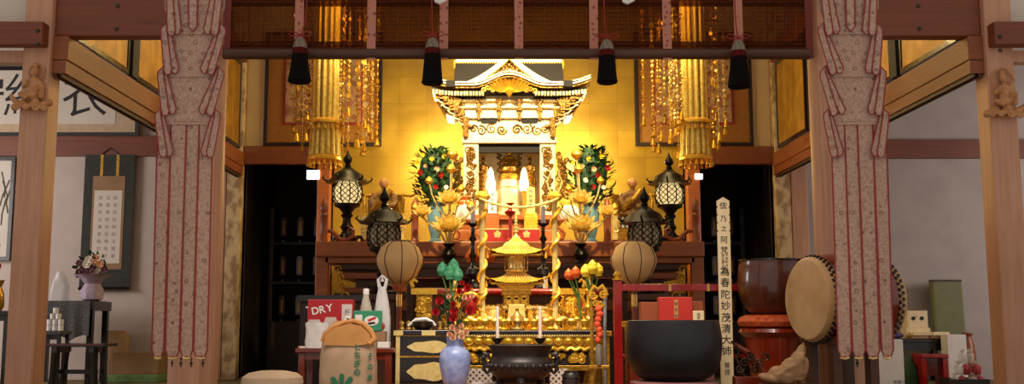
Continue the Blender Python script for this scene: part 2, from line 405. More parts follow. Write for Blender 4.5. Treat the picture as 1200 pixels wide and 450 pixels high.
# pillars: things of the building, each by itself
def pillar(name, label, x0, x1, y0, y1, z1, m, side):
    r = T(name, label, 'pillar', ((x0 + x1) / 2, y0, 0)); w = (x1 - x0) / 2
    MB().box(-w, w, 0, y1 - y0, 0, z1).build('shaft', m, r, smooth=0, bevel=.015)
    return r
for sg, nm in ((-1, 'left'), (1, 'right')):
    a, b = sorted((sg * 3.75, sg * 3.97))
    p = pillar('wooden_pillar', 'slim square wooden pillar bearing the carved %s figure, at the %s outer bay' % (('kneeling', 'left') if sg < 0 else ('dancing', 'right')), a, b, 8, 8.22, 5.6, 'wood_v', sg)
    nails(p, [(-.11 - sg * 0 + (.0 if sg > 0 else -.02), 0)], 0, 0) if False else None
    a, b = sorted((sg * 2.38, sg * 2.76))
    p = T('wooden_pillar', 'thick round wooden pillar behind the %s hanging brocade banner' % nm, 'pillar', ((a + b) / 2, 8, 0))
    MB().lathe([(.19, 0), (.19, 5.6)], (0, .19, 0), 40).build('shaft', 'wood_v', p)
    m = MB()
    for i in range(4):      # row of small dark inlaid marks near the foot
        x = -.12 + i * .08
        yy = .19 - math.sqrt(.19 ** 2 - x * x) - .002
        m.lathe([(.014, 0), (.012, .006)], (x, yy, .47), 4, rotm('X', pi / 2)); m.lathe([(.01, 0), (.008, .006)], (x, yy, .505), 4, rotm('X', pi / 2)); m.box(x - .003, x + .003, yy - .004, yy + .004, .44, .5)
    m.build('inlay_marks', 'ink', p)
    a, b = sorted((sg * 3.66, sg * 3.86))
    pillar('wooden_pillar', 'light shadow-dappled pillar at the inner edge of the %s dark alcove' % nm, a, b, 13.9, 14.2, 5.6, 'dapple', sg)
    a, b = sorted((sg * 3.87, sg * 4.1))
    pillar('wooden_pillar', 'brown wooden post between the %s alcove and the %s side room wall' % (nm, nm), a, b, 13.92, 14.2, 5.6, 'wood_v', sg)
    a, b = sorted((sg * 2.44, sg * 2.62))
    pillar('wooden_pillar', 'orange wooden pillar beside the gold wall at the %s end of the altar' % nm, a, b, 13.88, 14.04, 3.18, 'wood_dais', sg)
# golden transom panels above the long side lintels, each in a dark frame
for sg, nm in ((-1, 'left'), (1, 'right')):
    spans = [(8.35, 9.55), (9.75, 10.95), (11.15, 12.4), (12.5, 13.8)]
    for i, (y0, y1) in enumerate(spans):
        which = ['nearest the outer pillar', 'second from the outer pillar', 'third from the outer pillar', 'farthest in, next to the alcove'][i]
        r = T('transom_panel', 'gold transom panel above the %s side lintel, %s' % (nm, which), 'panel', (sg * 3.7, y0, 3.12), 'gold transom panels')
        L = y1 - y0; x = .02
        MB().box(-x, x, 0.04, L - .04, .05, 1.15).build('gold_sheet', 'amber', r, smooth=0)
        m = MB(); m.box(-.03, .03, 0, .05, 0, 1.2).box(-.03, .03, L - .05, L, 0, 1.2).box(-.03, .03, .05, L - .05, 0, .05).box(-.03, .03, .05, L - .05, 1.15, 1.2)
        m.build('frame', 'black', r, smooth=0)
    for y in (9.65, 11.05):
        kind(MB().box(sg * 3.7 - .05, sg * 3.7 + .05, y - .08, y + .08, 3.12, 4.35).build('trim_%d' % n, 'shade', None, smooth=0)); n += 1

# ================================================================== BLIND, TASSELS, BANNERS
r = T('bamboo_blind', 'wide brown bamboo blind rolled down across the top between the two banners', 'blind', (0, 8.06, 2.89))
MB().box(-2.36, 2.36, 0, .006, .05, .62).build('slat_sheet', 'blind', r, smooth=0)
m = MB(); m.tube([(-2.37, 0, .04), (2.35, 0, .04)], .045, 10); m.build('bottom_rod', 'wood_dark', r)
m = MB()
for i in range(56): m.box(-2.33 + i * .0848, -2.327 + i * .0848, -.004, -.001, .05, .44)
m.build('stitching', 'edge_d', r, smooth=0)
MB().box(-2.36, 2.36, -.012, -.002, .06, .14).build('bottom_hem', 'blind', r, smooth=0)
MB().box(-2.38, 2.38, -.02, .02, .44, .62).build('top_cloth', 'blind', r, smooth=0)
for x in (350, 435, 520, 608, 696, 782, 866):
    X = at(x, 40, 8.03).x
    MB().box(X - .035, X + .035, -.022, -.014, -.01, .62).build('brocade_strip', 'strip', r, smooth=0)
for s_ in (-1, 1): MB().box(s_ * 2.35 - .03, s_ * 2.35 + .03, -.022, -.014, .0, .62).build('edge_strip', 'edge_d', r, smooth=0)
for px, w in ((515, 'left'), (735, 'right')):
    p = at(px, 2, 7.98); r = T('blind_hook', 'white curved metal blind hook at the top edge, %s of the shrine roof' % w, 'hook', p)
    m = MB(.0068); m.tube([(-5, 0, 5), (-4, -1, 0), (0, -2, -2), (4, -2, 0), (8, -1, 2), (9, 0, 6)], [1.6, 2, 2.2, 2, 1.4, 1], 8); m.tube([(0, 0, -2), (-1, 0, 8)], 1.6, 8); m.build('hook_body', 'whitel', r)
    MB(.0068).tube([(-1, 0, 8), (-1, 0, 30)], .5, 6).build('cord', 'cord', r)

def tassel(px, y0, y1, Y, label, lean, w=10):
    top = at(px, y0, Y); k = sc_(Y, y0); h = (y1 - y0) * 1.0
    r = T('tassel', label, 'tassel', top, 'tassels on the bamboo blind')
    m = MB(k); m.lathe([(1.5, 2), (4.5, 0), (6.6, -4), (7.6, -8), (8, -11)], (0, 0, 0), 22, lobes=14, lob=.08); m.build('cap', 'tassel_w', r)
    m = MB(k); m.lathe([(7.8, -10), (8.6, -14), (8.8, -19)], (0, 0, 0), 22, lobes=14, lob=.06); m.build('collar', 'tassel_r', r)
    m = MB(k); m.lathe([(8.6, -18), (9.4, -30), (w + .6, -h + 8), (w + 1.6, -h + 2), (w, -h), (3, -h - 1)], (0, 0, 0), 30, lobes=12, lob=.1)
    m.build('fringe', 'tassel_k', r)
    m = MB(k)
    m.tube([(0, 0, 3), (lean, 0, 20), (lean * 1.5, 0, 60)], .8, 6)
    for s in (-1, 1):
        m.tube([(0, 0, 5), (s * 5, -1, 8), (s * 11, -1, 9), (s * 14, -1, 6), (s * 10, -1, 3.5), (0, -1, 5)], .75, 6)
        m.tube([(0, -1, 5), (s * 5, -1, 1), (s * 7, -1, -6)], .6, 6)
    m.build('cord_bow', 'cord', r)
tassel(352, 46, 98, 7.9, 'dark tassel with grey cap at the far left of the blind', 5, 11)
tassel(507, 46, 100, 7.9, 'black tassel hanging just left of the shrine roof', -1)
tassel(711, 48, 99, 7.9, 'black tassel hanging just right of the shrine roof', -2, 9.6)
tassel(865, 49, 104, 7.9, 'dark tassel with grey cap at the far right of the blind', -2, 11)

# brocade banners, drawn for the left one and mirrored for the right
def banner(sg, label):
    Yb = 7.0
    base = at(227, 0, Yb); r = T('brocade_banner', label, 'banner', (sg * base.x, Yb, base.z))
    def pt(px, py, dy):
        p = at(px, py, Yb - dy); return Vector((sg * (p.x - base.x), p.y - Yb, p.z - base.z))
    def panel(name, pts, dy, edges=None, lines=(), lift=.012, width=1.6):
        P = [pt(x, y, dy) for x, y in pts]; nP = len(P); m = MB()
        vs = P + [p + Vector((0, .008, 0)) for p in P]
        fs = [tuple(range(nP)), tuple(range(2 * nP - 1, nP - 1, -1))] + [(i, (i + 1) % nP, nP + (i + 1) % nP, nP + i) for i in range(nP)]
        if sg < 0 and False: fs = [tuple(reversed(f)) for f in fs]
        m.add(vs, fs); o = m.build(name, 'brocade', r, smooth=0)
        e = MB(); ed = edges if edges is not None else [list(range(nP)) + [0]]
        for run in ed: e.tube([P[i] + Vector((0, -.002, 0)) for i in run], .0052 * width / 1.6, 6)
        for ln in lines: e.tube([pt(x, y, dy) + Vector((0, -.003, 0)) for x, y in ln], .006, 6)
        e.build('red_edging', 'edge', o); return o
    # four long hanging strips
    # four strips: top x range at y 138, bottom x range at y 410
    bots = [(178, 192), (194, 210), (211, 226), (227, 243)]; tops = [(185, 201), (201, 219), (219, 234), (234, 250)]
    for i in range(4):
        (a, b), (c, d) = tops[i], bots[i]
        panel('hanging_strip', [(a, 132), (b, 132), (d, 410), (d - 3, 418), (c + 3, 418), (c, 410)], .004 + .004 * (i % 2), lift=.01)
        q = MB(); q.tube([pt(c + 3, 419, .01), pt((c + d) / 2, 420.5, .01), pt(d - 3, 419, .01)], .008, 6); q.build('gold_hem', 'gold_p', r)
    # tier bodies
    panel('tier_panel', [(184, 133), (190, 126), (252, 126), (258, 133), (252, 150), (240, 146), (199, 146), (187, 150)], .016, edges=[])
    panel('tier_panel', [(186, 84), (192, 76), (256, 76), (262, 84), (260, 100), (246, 142), (195, 142), (187, 100)], .022, edges=[])
    panel('tier_panel', [(190, 33), (196, 26), (258, 26), (264, 33), (262, 50), (246, 90), (198, 90), (191, 50)], .034, edges=[])
    panel('tier_panel', [(192, -30), (266, -30), (263, 10), (250, 40), (204, 40), (193, 10)], .046, edges=[])
    # side flaps: (shoulder x, y), (bottom x, y) pairs, outer then inner
    tiers = [(-26, 40, 195, 262, [(201, 209), (251, 242)]), (33, 86, 189, 264, [(197, 206), (247, 238)]), (84, 134, 185, 262, [(194, 203), (246, 236)]), (133, 183, 182, 258, [(191.5, 199.5), (246, 238.5)])]
    for ti, (yt, yb, xl, xr, ((lo, li), (ro, ri))) in enumerate(tiers):
        dy = .062 - ti * .012
        for xs, bo, bi, s in ((xl, lo, li, 1), (xr, ro, ri, -1)):
            panel('side_flap', [(xs + s * 1.5, yt + 2), (xs + s * 7, yt - 6), (xs + s * 11, yt + 4), (bi + s * 3.4, yb - 6), (bi + s * .8, yb), (bi - s * 3.2, yb), (bi - s * 5, yb - 5)], dy + .004, width=1.3)
            panel('side_flap', [(xs - s * .5, yt + 5), (xs, yt), (xs + s * 6, yt - 6), (xs + s * 6.5, yt + 2), (bo + s * 4.2, yb - 4), (bo + s * 2, yb + 1.5), (bo - s * 2.8, yb + 1.5), (bo - s * 5, yb - 4)], dy + .010, width=1.3)
    panel('centre_tab', [(221, -30), (232, -30), (231, 31), (226, 37), (221, 31)], .06)
    return r
banner(-1, 'pink grey brocade banner with red edging hanging before the left thick pillar')
banner(1, 'pink grey brocade banner with red edging hanging before the right thick pillar')

# ================================================================== FRAMED MANDALAS, CANOPIES
for sg, nm in ((-1, 'left'), (1, 'right')):
    r = T('framed_mandala', 'large dark framed silk picture on the gold wall behind the %s gold canopy' % nm, 'picture', (sg * 2.58, 13.98, 3.19))
    W_, H_ = .82, 1.62
    m = MB(); t = .05; m.box(-W_, W_, 0, .05, 0, t).box(-W_, W_, 0, .05, H_ - t, H_).box(-W_, -W_ + t, 0, .05, t, H_ - t).box(W_ - t, W_, 0, .05, t, H_ - t); m.build('frame', 'shade', r, smooth=0, bevel=.008)
    MB().box(-W_ + t, W_ - t, .03, .05, t, H_ - t).build('mat_border', 'brown_mat', r, smooth=0) if 'brown_mat' in M else MB().box(-W_ + t, W_ - t, .03, .05, t, H_ - t).build('mat_border', 'gold_d', r, smooth=0)
    MB().box(-.56, .56, .022, .03, .3, H_ - .2).build('red_border', 'edge', r, smooth=0)
    MB().box(-.525, .525, .014, .022, .335, H_ - .235).build('painted_silk', 'mandala', r, smooth=0)

def canopy(cx, sg, label):
    """gilt hanging canopy: eight sided column of strips, bell skirts, and bead chains round it"""
    Yc = 12.6; k = sc_(Yc, 150); p = at(cx, 195, Yc); r = T('hanging_canopy', label, 'canopy', p, 'gilt hanging canopies')
    m = MB(k)
    for i in range(12):
        a = 2 * pi * i / 12; x, y = 13 * cos(a), 13 * sin(a); m.tube([(x, y, 55), (x, y, 215)], 2.6, 8)
    m.lathe([(11, 52), (11, 215)], n=12); m.build('upper_column', 'gold_c', r)
    m = MB(k)
    for i in range(16):
        a = 2 * pi * i / 16; m.tube([(16.5 * cos(a), 16.5 * sin(a), 12), (15 * cos(a), 15 * sin(a), 48)], 2.4, 8)
    m.lathe([(15, 10), (14.5, 50)], n=16); m.build('lower_column', 'gold_c', r)
    for z, R0, nm in ((52, 21, 'upper_skirt'), (10, 19, 'lower_skirt')):
        m = MB(k); m.lathe([(14, z + 4), (R0, z), (R0, z - 3), (14, z - 1)], n=16, lobes=16, lob=.06)
        for i in range(18):
            a = 2 * pi * i / 18; x, y = R0 * cos(a), R0 * sin(a)
            m.tube([(x, y, z), (x, y, z - 6)], .5, 4); m.lathe([(.4, 0), (1.5, -2), (2, -5), (.4, -6)], (x, y, z - 5), 6)
        m.build(nm, 'gold', r)
    rnd = random.Random(5)
    # bead chains hung from a ring above
    rings = [(27, 10), (38, 14), (49, 14)]
    for R0, cnt in rings:
        for i in range(cnt):
            a = 2 * pi * (i + rnd.random() * .5) / cnt; x, y = R0 * cos(a) + sg * 12 * (R0 > 30), R0 * .75 * sin(a)
            if y < 0 and -17 < x < 17: y = -y
            zb = (30 if R0 > 40 else 22) + rnd.random() * 30 if R0 > 30 else 60 + rnd.random() * 14
            if sg * x < -36: zb += 12
            m = MB(k); m.tube([(x, y, zb), (x, y, 215)], .35, 4); z = zb
            while z < 208:
                s = .9 + rnd.random() * 1.5; an = rnd.random() * pi; kd = rnd.random()
                if kd < .4: m.lathe([(.2, -s * 1.3), (s, 0), (.2, s * 1.3)], (x, y, z), 5)
                elif kd < .75:
                    q = rotm('Z', an); m.lathe([(s * 1.35, -.35), (s * 1.35, .35)], (x, y, z), 8, q @ rotm('X', pi / 2))
                else:
                    for j in range(4): m.petal((x, y, z), (cos(an + j * pi / 2), sin(an + j * pi / 2), -.5), s * 2.1, s * 1.5, .2)
                z += 3.6 + rnd.random() * 4.6
            o = m.build('bead_chain', ('gold', 'gold_d', 'gold_p', 'brass', 'gold_d')[rnd.randrange(5)], r)
            m = MB(k); m.lathe([(.5, 2), (1.6, 0), (2.6, -5), (3.2, -8), (2.6, -8.2), (.5, -7)], (x, y, zb - 2), 10); m.build('bell', 'gold_d' if i % 2 else 'gold', o)
    MB(k).tube([(0, 0, 214), (0, 0, 262)], 1.5, 6).build('hanging_rod', 'gold_d', r)
    return r
canopy(380, 1, 'gilt hanging canopy with bead chains in front of the left framed picture')
canopy(816, -1, 'gilt hanging canopy with bead chains in front of the right framed picture')

# ================================================================== ALTAR DAIS
r = T('altar_dais', 'long stepped wooden altar dais with moulded waist carrying the gilt shrine', 'altar', (0, 11.4, 0))
m = MB(); m.box(-2.19, 2.15, 0, 2.4, 1.5, 1.67); m.build('top_slab', 'wood_dais', r, smooth=0, bevel=.012)
for z0, z1, ins, mt in ((1.43, 1.5, .1, 'wood_dais'), (1.36, 1.43, .2, 'wood_dark'), (1.26, 1.33, .26, 'wood_dais'), (1.33, 1.36, .34, 'wood_dark'), (1.16, 1.26, .42, 'wood_dark'), (1.1, 1.16, .3, 'wood_dais'), (1.03, 1.1, .2, 'wood_dark'), (.9, 1.03, .12, 'wood_dais')):
    MB().box(-2.19 + ins, 2.15 - ins, ins * .6, 2.4, z0, z1).build('moulding', mt, r, smooth=0, bevel=.008)
MB().box(-2.1, 2.06, .1, 2.4, 0, .9).build('plinth', 'wood_dark', r, smooth=0)
for s_ in (-1, 1):
    x = -2.12 if s_ < 0 else 2.08
    MB().box(x - .07, x + .07, .06, .14, .5, 1.5).build('end_board', 'wood_dais', r, smooth=0, bevel=.006)
    m = MB()
    for i in range(4): m.scroll(x - s_ * (.17 + .03 * i), 1.36 - i * .1, .05, 1.2, .012, .05)
    m.build('carved_scroll', 'gold_d', r)
# railing posts with onion finials
def rail_post(px, py, label, Y=11.48, k_=None):
    k = sc_(Y, 260); p = at(px, py, Y); r = T('railing_post', label, 'post', (p.x, Y, 1.67), 'altar railing posts')
    MB(k).lathe([(5, 0), (5, 2), (4.2, 3), (4.2, 29), (5, 30), (5, 32)], n=16).build('shaft', 'wood_post', r)
    MB(k).lathe([(4.4, 32), (3.2, 34), (4.4, 36), (5, 40), (4.2, 45), (2, 49), (.6, 53)], n=16).build('onion_finial', 'wood_post', r); return r
rail_post(379, 283, 'turned red wood railing post at the left end of the altar')
rail_post(816, 283, 'turned red wood railing post at the right end of the altar')
rail_post(486, 283, 'turned red wood railing post beside the left flower bouquet')
rail_post(712, 283, 'turned red wood railing post beside the right flower bouquet')
for sg, px, nm in ((1, 386, 'left'), (-1, 808, 'right')):
    p = at(px, 282, 11.52); k = sc_(11.52, 270); m = MB(k)
    m.tube([(sg * -6, 0, 14), (sg * 2, 0, 13), (sg * 8, 0, 8), (sg * 12, 0, 3.5), (sg * 20, 0, 2.6), (sg * 27, 0, 7), (sg * 28, 0, 14), (sg * 24, 0, 17), (sg * 21, 0, 13)], [2.4, 2.5, 2.6, 2.6, 2.5, 2.4, 2.2, 1.8, 1.3], 8)
    one(m, 'railing_scroll', 'wood_post', 'curled wooden railing end beside the %s end post of the altar' % nm, 'railing', (p.x, 11.52, 1.67))

# ================================================================== SHRINE
DAIS_Z = 1.67
k = sc_(12.2, 200); base = at(597, 292, 12.2)
r = T('gilt_shrine', 'tall white and gold carved altar shrine with curved gabled roof enclosing a seated figure', 'shrine', (base.x, 12.2, 1.67))
Z0 = at(597, 292, 12.2).z
def zz(py): return (at(597, py, 12.2).z - 1.67) / k
def xx(px): return px - 597.0
def carve(m, x0, x1, z0, z1, y, n, tr=.8, seed=1):
    g = random.Random(seed)
    for i in range(n):
        rr = 2.2 + g.random() * 3.2; rr = min(rr, (x1 - x0) / 2, (z1 - z0) / 2)
        m.scroll(x0 + rr + g.random() * max(.01, x1 - x0 - 2 * rr), z0 + rr + g.random() * max(.01, z1 - z0 - 2 * rr), rr, 1.2 + g.random(), tr, y, g.choice((-1, 1)), g.random() * 6, 14)
m = MB(k); m.box(-62, 62, -4, 80, 0, zz(270), tx=1); m.box(-58, 58, 0, 80, zz(270), zz(258)); m.box(-64, 64, -6, 80, zz(258), zz(252)); m.build('base', 'wood_dais', r, smooth=0, bevel=.6)
for s_ in (-1, 1):
    x0, x1 = sorted((s_ * 36, s_ * 54)); m = MB(k); m.box(x0, x1, 0, 12, zz(252), zz(166)); m.build('column', 'gold_w', r, smooth=0, bevel=.8)
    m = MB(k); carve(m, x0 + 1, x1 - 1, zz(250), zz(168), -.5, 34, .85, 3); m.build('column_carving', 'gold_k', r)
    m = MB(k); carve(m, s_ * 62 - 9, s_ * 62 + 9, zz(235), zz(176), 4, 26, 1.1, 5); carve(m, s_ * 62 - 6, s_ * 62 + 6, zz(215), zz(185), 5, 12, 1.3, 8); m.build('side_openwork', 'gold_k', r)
    m = MB(k); m.box(s_ * 51 - 3, s_ * 51 + 3, -8, -2, zz(162), zz(138)); m.build('hanging_bracket', 'gold_k', r, smooth=0, bevel=.6)
m = MB(k); m.box(-54, 54, 60, 80, zz(252), zz(110)); m.build('back_wall', 'gold_w', r, smooth=0)
for s_ in (-1, 1):
    x0, x1 = sorted((s_ * 48, s_ * 54)); MB(k).box(x0, x1, 12, 60, zz(252), zz(110)).build('side_wall', 'gold_p', r, smooth=0)
MB(k).box(-48, 48, 12, 60, zz(170), zz(164)).build('inner_ceiling', 'roof', r, smooth=0)
MB(k).box(-36, 36, 3, 6, zz(178), zz(168)).build('inner_valance', 'roof', r, smooth=0)
MB(k).box(-56, 56, -3, 12, zz(168), zz(161)).build('lintel', 'gold_w', r, smooth=0, bevel=.8)
m = MB(k); m.box(-50, 50, 0, 12, zz(161), zz(142)); m.build('carved_beam', 'gold_w', r, smooth=0, bevel=1)
m = MB(k)
for s_ in (-1, 1):
    m.scroll(s_ * 9, zz(152), 6, 1.6, 1.3, -.5, s_, 0); m.scroll(s_ * 21, zz(151), 6.5, 1.6, 1, -.5, -s_, 1); m.scroll(s_ * 33, zz(153), 6, 1.6, 1, -.5, s_, 2); m.scroll(s_ * 42, zz(151), 5, 1.6, 1, -.5, -s_, 0)
m.build('wave_carving', 'gold_k', r)
m = MB(k); m.box(-52, 52, 1, 60, zz(142), zz(112)); m.build('frieze', 'gold_w', r, smooth=0)
for z, h in ((139, 2.2), (127, 1.5), (119, 2.2)): MB(k).box(-66, 66, -4, 6, zz(z), zz(z) + h).build('frieze_beam', 'gold_w', r, smooth=0, bevel=.4)
for x in (-36, -12, 12, 36):
    m = MB(k); m.box(x - 2, x + 2, -5, 2, zz(141), zz(118)).box(x - 4, x + 4, -6, 2, zz(121), zz(117)).box(x - 3.5, x + 3.5, -6, 2, zz(131), zz(128)); m.build('bracket_post', 'gold_k', r, smooth=0, bevel=.3)
for x in (-24, 24): MB(k).box(x - 9, x + 9, -2, 0, zz(144), zz(138)).build('dark_inset', 'roof', r, smooth=0)
# stepped corner brackets
for s_ in (-1, 1):
    m = MB(k)
    for i in range(6):
        z = zz(150 - i * 6); o = 50 + i * 6
        x0, x1 = sorted((s_ * (o - 8), s_ * (o + 6))); m.box(x0, x1, -4 - i * 3, 4 - i * 2, z, z + 3.4)
        x0, x1 = sorted((s_ * (o - 2), s_ * (o + 3))); m.box(x0, x1, -6 - i * 3, 8, z + 3.4, z + 6)
    m.build('corner_bracket', 'gold_k', r, smooth=0, bevel=.4)
    m = MB(k)
    for i in range(5):
        z = zz(148 - i * 6); x = s_ * (52 + i * 6); m.tube([(x, -6 - i * 2, z), (x + s_ * 5, -9 - i * 2, z + 1), (x + s_ * 8, -10 - i * 2, z + 4)], 1.1, 6)
    m.build('bracket_tail', 'gold_w', r)
    # underside of the upturned eave corner
    pts = [(s_ * 56, zz(118)), (s_ * 90, zz(108)), (s_ * 93, zz(104)), (s_ * 82, zz(122)), (s_ * 74, zz(136)), (s_ * 66, zz(138))]
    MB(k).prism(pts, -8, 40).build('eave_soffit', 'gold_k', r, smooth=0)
# rafters under the eaves
for s_ in (-1, 1):
    m = MB(k)
    for i in range(17):
        x = s_ * (31 + i * 3.6); dz = max(0, i - 9) ** 1.6 * .12; m.box(x - 1, x + 1, -16, 30, zz(115) + dz, zz(110.5) + dz)
    m.build('rafter_row', 'gold_p', r, smooth=0)
    MB(k).band([(s_ * x, zz(108) + max(0, x - 62) ** 1.6 * .02) for x in (29, 40, 50, 60, 70, 80, 90)], [(s_ * x, zz(115) + max(0, x - 62) ** 1.6 * .02) for x in (29, 40, 50, 60, 70, 80, 90)], -10, 30).build('rafter_board', 'roof', r, smooth=0)
# karahafu: flowing front eave
def hafu(x):
    x = abs(x)
    if x < 42: return zz(92) - (1 - cos(pi * x / 42)) * 4.2 * (zz(92) - zz(104.5)) / 8.4
    return zz(104.5) + max(0, x - 62) ** 1.7 * .022
xs = [-95 + i * 190 / 60 for i in range(61)]
MB(k).band([(x, hafu(x) + 5) for x in xs], [(x, hafu(x)) for x in xs], -20, 34).build('flowing_eave', 'gold_w', r, bevel=.5)
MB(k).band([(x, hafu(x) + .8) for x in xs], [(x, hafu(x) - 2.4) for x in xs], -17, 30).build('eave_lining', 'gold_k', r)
MB(k).band([(x, hafu(x) + 3.4) for x in xs], [(x, hafu(x) + 2.2) for x in xs], -20.6, -19).build('eave_dark_line', 'roof', r)
for s_ in (-1, 1):
    x0, x1 = sorted((s_ * 63, s_ * 74)); MB(k).box(x0, x1, -21.5, -18, zz(106), zz(99)).build('eave_plate', 'roof', r, smooth=0)
# triangular gable in front of the roof
def gab(x):
    t = min(1, abs(x) / 62); return zz(102) + (zz(66) - zz(102)) * (1 - t) ** 1.55
gx = [-62 + i * 124 / 40 for i in range(41)]
MB(k).band([(x, gab(x)) for x in gx], [(x, max(gab(x) - 7.5, zz(103))) for x in gx], -16, 30).build('gable_board', 'gold_w', r, bevel=.5)
MB(k).band([(x * .9, gab(x) - 6.6) for x in gx[8:-8]], [(x * .9, gab(x) - 8.4) for x in gx[8:-8]], -17, 20).build('gable_lining', 'gold_k', r)
MB(k).prism([(-40, zz(100)), (-22, zz(90)), (-9, zz(78)), (0, zz(70)), (9, zz(78)), (22, zz(90)), (40, zz(100))], -10, 20).build('gable_field', 'gold_p', r, smooth=0)
m = MB(k)
for s_ in (-1, 1): m.scroll(s_ * 5, zz(82), 4, 1.5, 1, -12, s_); m.scroll(s_ * 11, zz(87), 3.6, 1.4, 1, -12, -s_); m.scroll(s_ * 3, zz(76), 2.4, 1.2, .8, -12, s_)
m.ell((0, -12, zz(79)), (2.6, 1.5, 3.4)); m.build('gable_carving', 'gold_k', r)
# pediment peony beneath the flowing eave
m = MB(k)
for i in range(13):
    a = pi * (i + .5) / 13; m.petal((0, -15, zz(110)), (cos(a), -.25, sin(a) * .55), 15 + 12 * abs(cos(a)), 6, .3, (0, -1, 0))
for s_ in (-1, 1):
    for i in range(5): m.scroll(s_ * (11 + i * 4.6), zz(109) + (2 if i % 2 else 0), 3.2, 1.2, 1, -15, s_, i)
m.lathe([(1, -6), (4, -2), (5, 1), (2, 4)], (0, -17, zz(111)), 10); m.build('peony_pediment', 'gold', r)
MB(k).prism([(-30, zz(112)), (-26, zz(103)), (-10, zz(97.5)), (10, zz(97.5)), (26, zz(103)), (30, zz(112))], -10, -6).build('pediment_field', 'roof', r, smooth=0)
# main roof
m = MB(k); n0 = len(m.v)
A = [(-66, 6, zz(101)), (66, 6, zz(101)), (65, 34, zz(62)), (-65, 34, zz(62)), (-66, 72, zz(101)), (66, 72, zz(101)), (65, 44, zz(62)), (-65, 44, zz(62))]
m.add(A, [(0, 1, 2, 3), (5, 4, 7, 6), (3, 2, 6, 7), (0, 3, 7, 4), (1, 5, 6, 2), (0, 4, 5, 1)]); m.build('main_roof', 'roof', r, smooth=0)
m = MB(k); m.box(-66, 66, 32, 46, zz(66), zz(61)); m.build('ridge', 'gold_w', r, smooth=0, bevel=.6)
m = MB(k)
for i in range(44): m.ell((-65 + i * 3.02, 31, zz(66.2)), 1.2, 6, 4)
m.build('ridge_bead_row', 'gold', r)
for s_ in (-1, 1):
    m = MB(k); m.tube([(s_ * 66, 30, zz(62)), (s_ * 66.5, 29, zz(67)), (s_ * 66, 28, zz(74))], [1.2, 1.6, 1], 8); m.ell((s_ * 66.5, 29, zz(61)), (2.4, 2.4, 2.8)); m.build('ridge_end', 'gold', r)
m = MB(k); m.lathe([(1, 0), (3, 1), (2, 3), (3.4, 6), (1, 11), (.3, 14)], (0, 38, zz(61)), 12); m.build('ridge_finial', 'gold', r)

# figures inside
def figure_seated(name, label, px, pyb, Y, h, m_body, m_head=None, mats_base=None, cat='statue'):
    """seated robed figure of height h (photo pixels at that depth)"""
    k = sc_(Y, pyb); p = at(px, pyb, Y); r = T(name, label, cat, p); u = h / 24.0; m = MB(k * u)
    m.ell((0, 0, 2.4), (8.6, 6, 2.6)); m.ell((-5.6, -2.4, 2.4), (4.4, 3.4, 2.2)); m.ell((5.6, -2.4, 2.4), (4.4, 3.4, 2.2)); m.ell((0, .8, 8), (5.2, 3.6, 6.4)); m.ell((0, .6, 12.6), (5.6, 3.1, 2.6))
    for s in (-1, 1):
        m.tube([(s * 5.2, .4, 13), (s * 6.8, -.6, 9.4), (s * 6, -2, 6.6), (s * 2, -4.4, 5.2)], [2.1, 2, 1.8, 1.3], 8)
    m.tube([(0, .6, 14), (0, .4, 17)], [1.7, 1.5], 8); m.ell((0, .2, 18.6), (2.6, 2.7, 3.2)); m.ell((0, -2.4, 18.2), (.5, .7, .7))
    for s in (-1, 1): m.ell((s * 2.6, .3, 18.3), (.5, .8, 1.5))
    m.ell((0, .4, 21.4), (1.4, 1.4, 1.2)) if cat == 'statue' else None
    blob(m.build('body', m_body, r), .45 * k * u, 1); return r, k * u
r, ku = figure_seated('seated_buddha', 'gold seated buddha figure on the lotus throne inside the shrine', 597, 196, 12.55, 22, 'gold_b')
m = MB(ku)
for s in (-1, 1):
    for i in range(6): m.scroll(s * (11 + (i % 2) * 3), 2 + i * 3.4, 2.4, 1.2, .9, 4, s, i)
m.build('halo_openwork', 'gold_k', r)
k = sc_(12.5, 215); p = at(597, 250, 12.5)
r = T('lotus_throne', 'tiered white and gold pedestal carrying the seated buddha', 'pedestal', (p.x, 12.55, 1.67 + zz(252) * sc_(12.2, 200)))
h = (at(597, 196, 12.55).z - r.location.z) / k
m = MB(k); m.lathe([(12, h - 7), (14, h - 5), (13, h - 1), (10, h)], n=24, lobes=12, lob=.07); m.build('lotus_seat', 'gold_k', r)
m = MB(k); m.lathe([(12, h - 15), (13, h - 12), (12, h - 9), (10, h - 7)], n=8); m.build('upper_tier', 'gold_d', r, smooth=.4)
m = MB(k); m.lathe([(11, h - 24), (10.5, h - 15)], n=8); m.build('white_drum', 'gold_w', r, smooth=.4)
m = MB(k); m.lathe([(16, 0), (16, 6), (13, 8), (13, h - 26), (15, h - 24), (11, h - 23)], n=8); m.build('lower_tier', 'gold_w', r, smooth=.4)
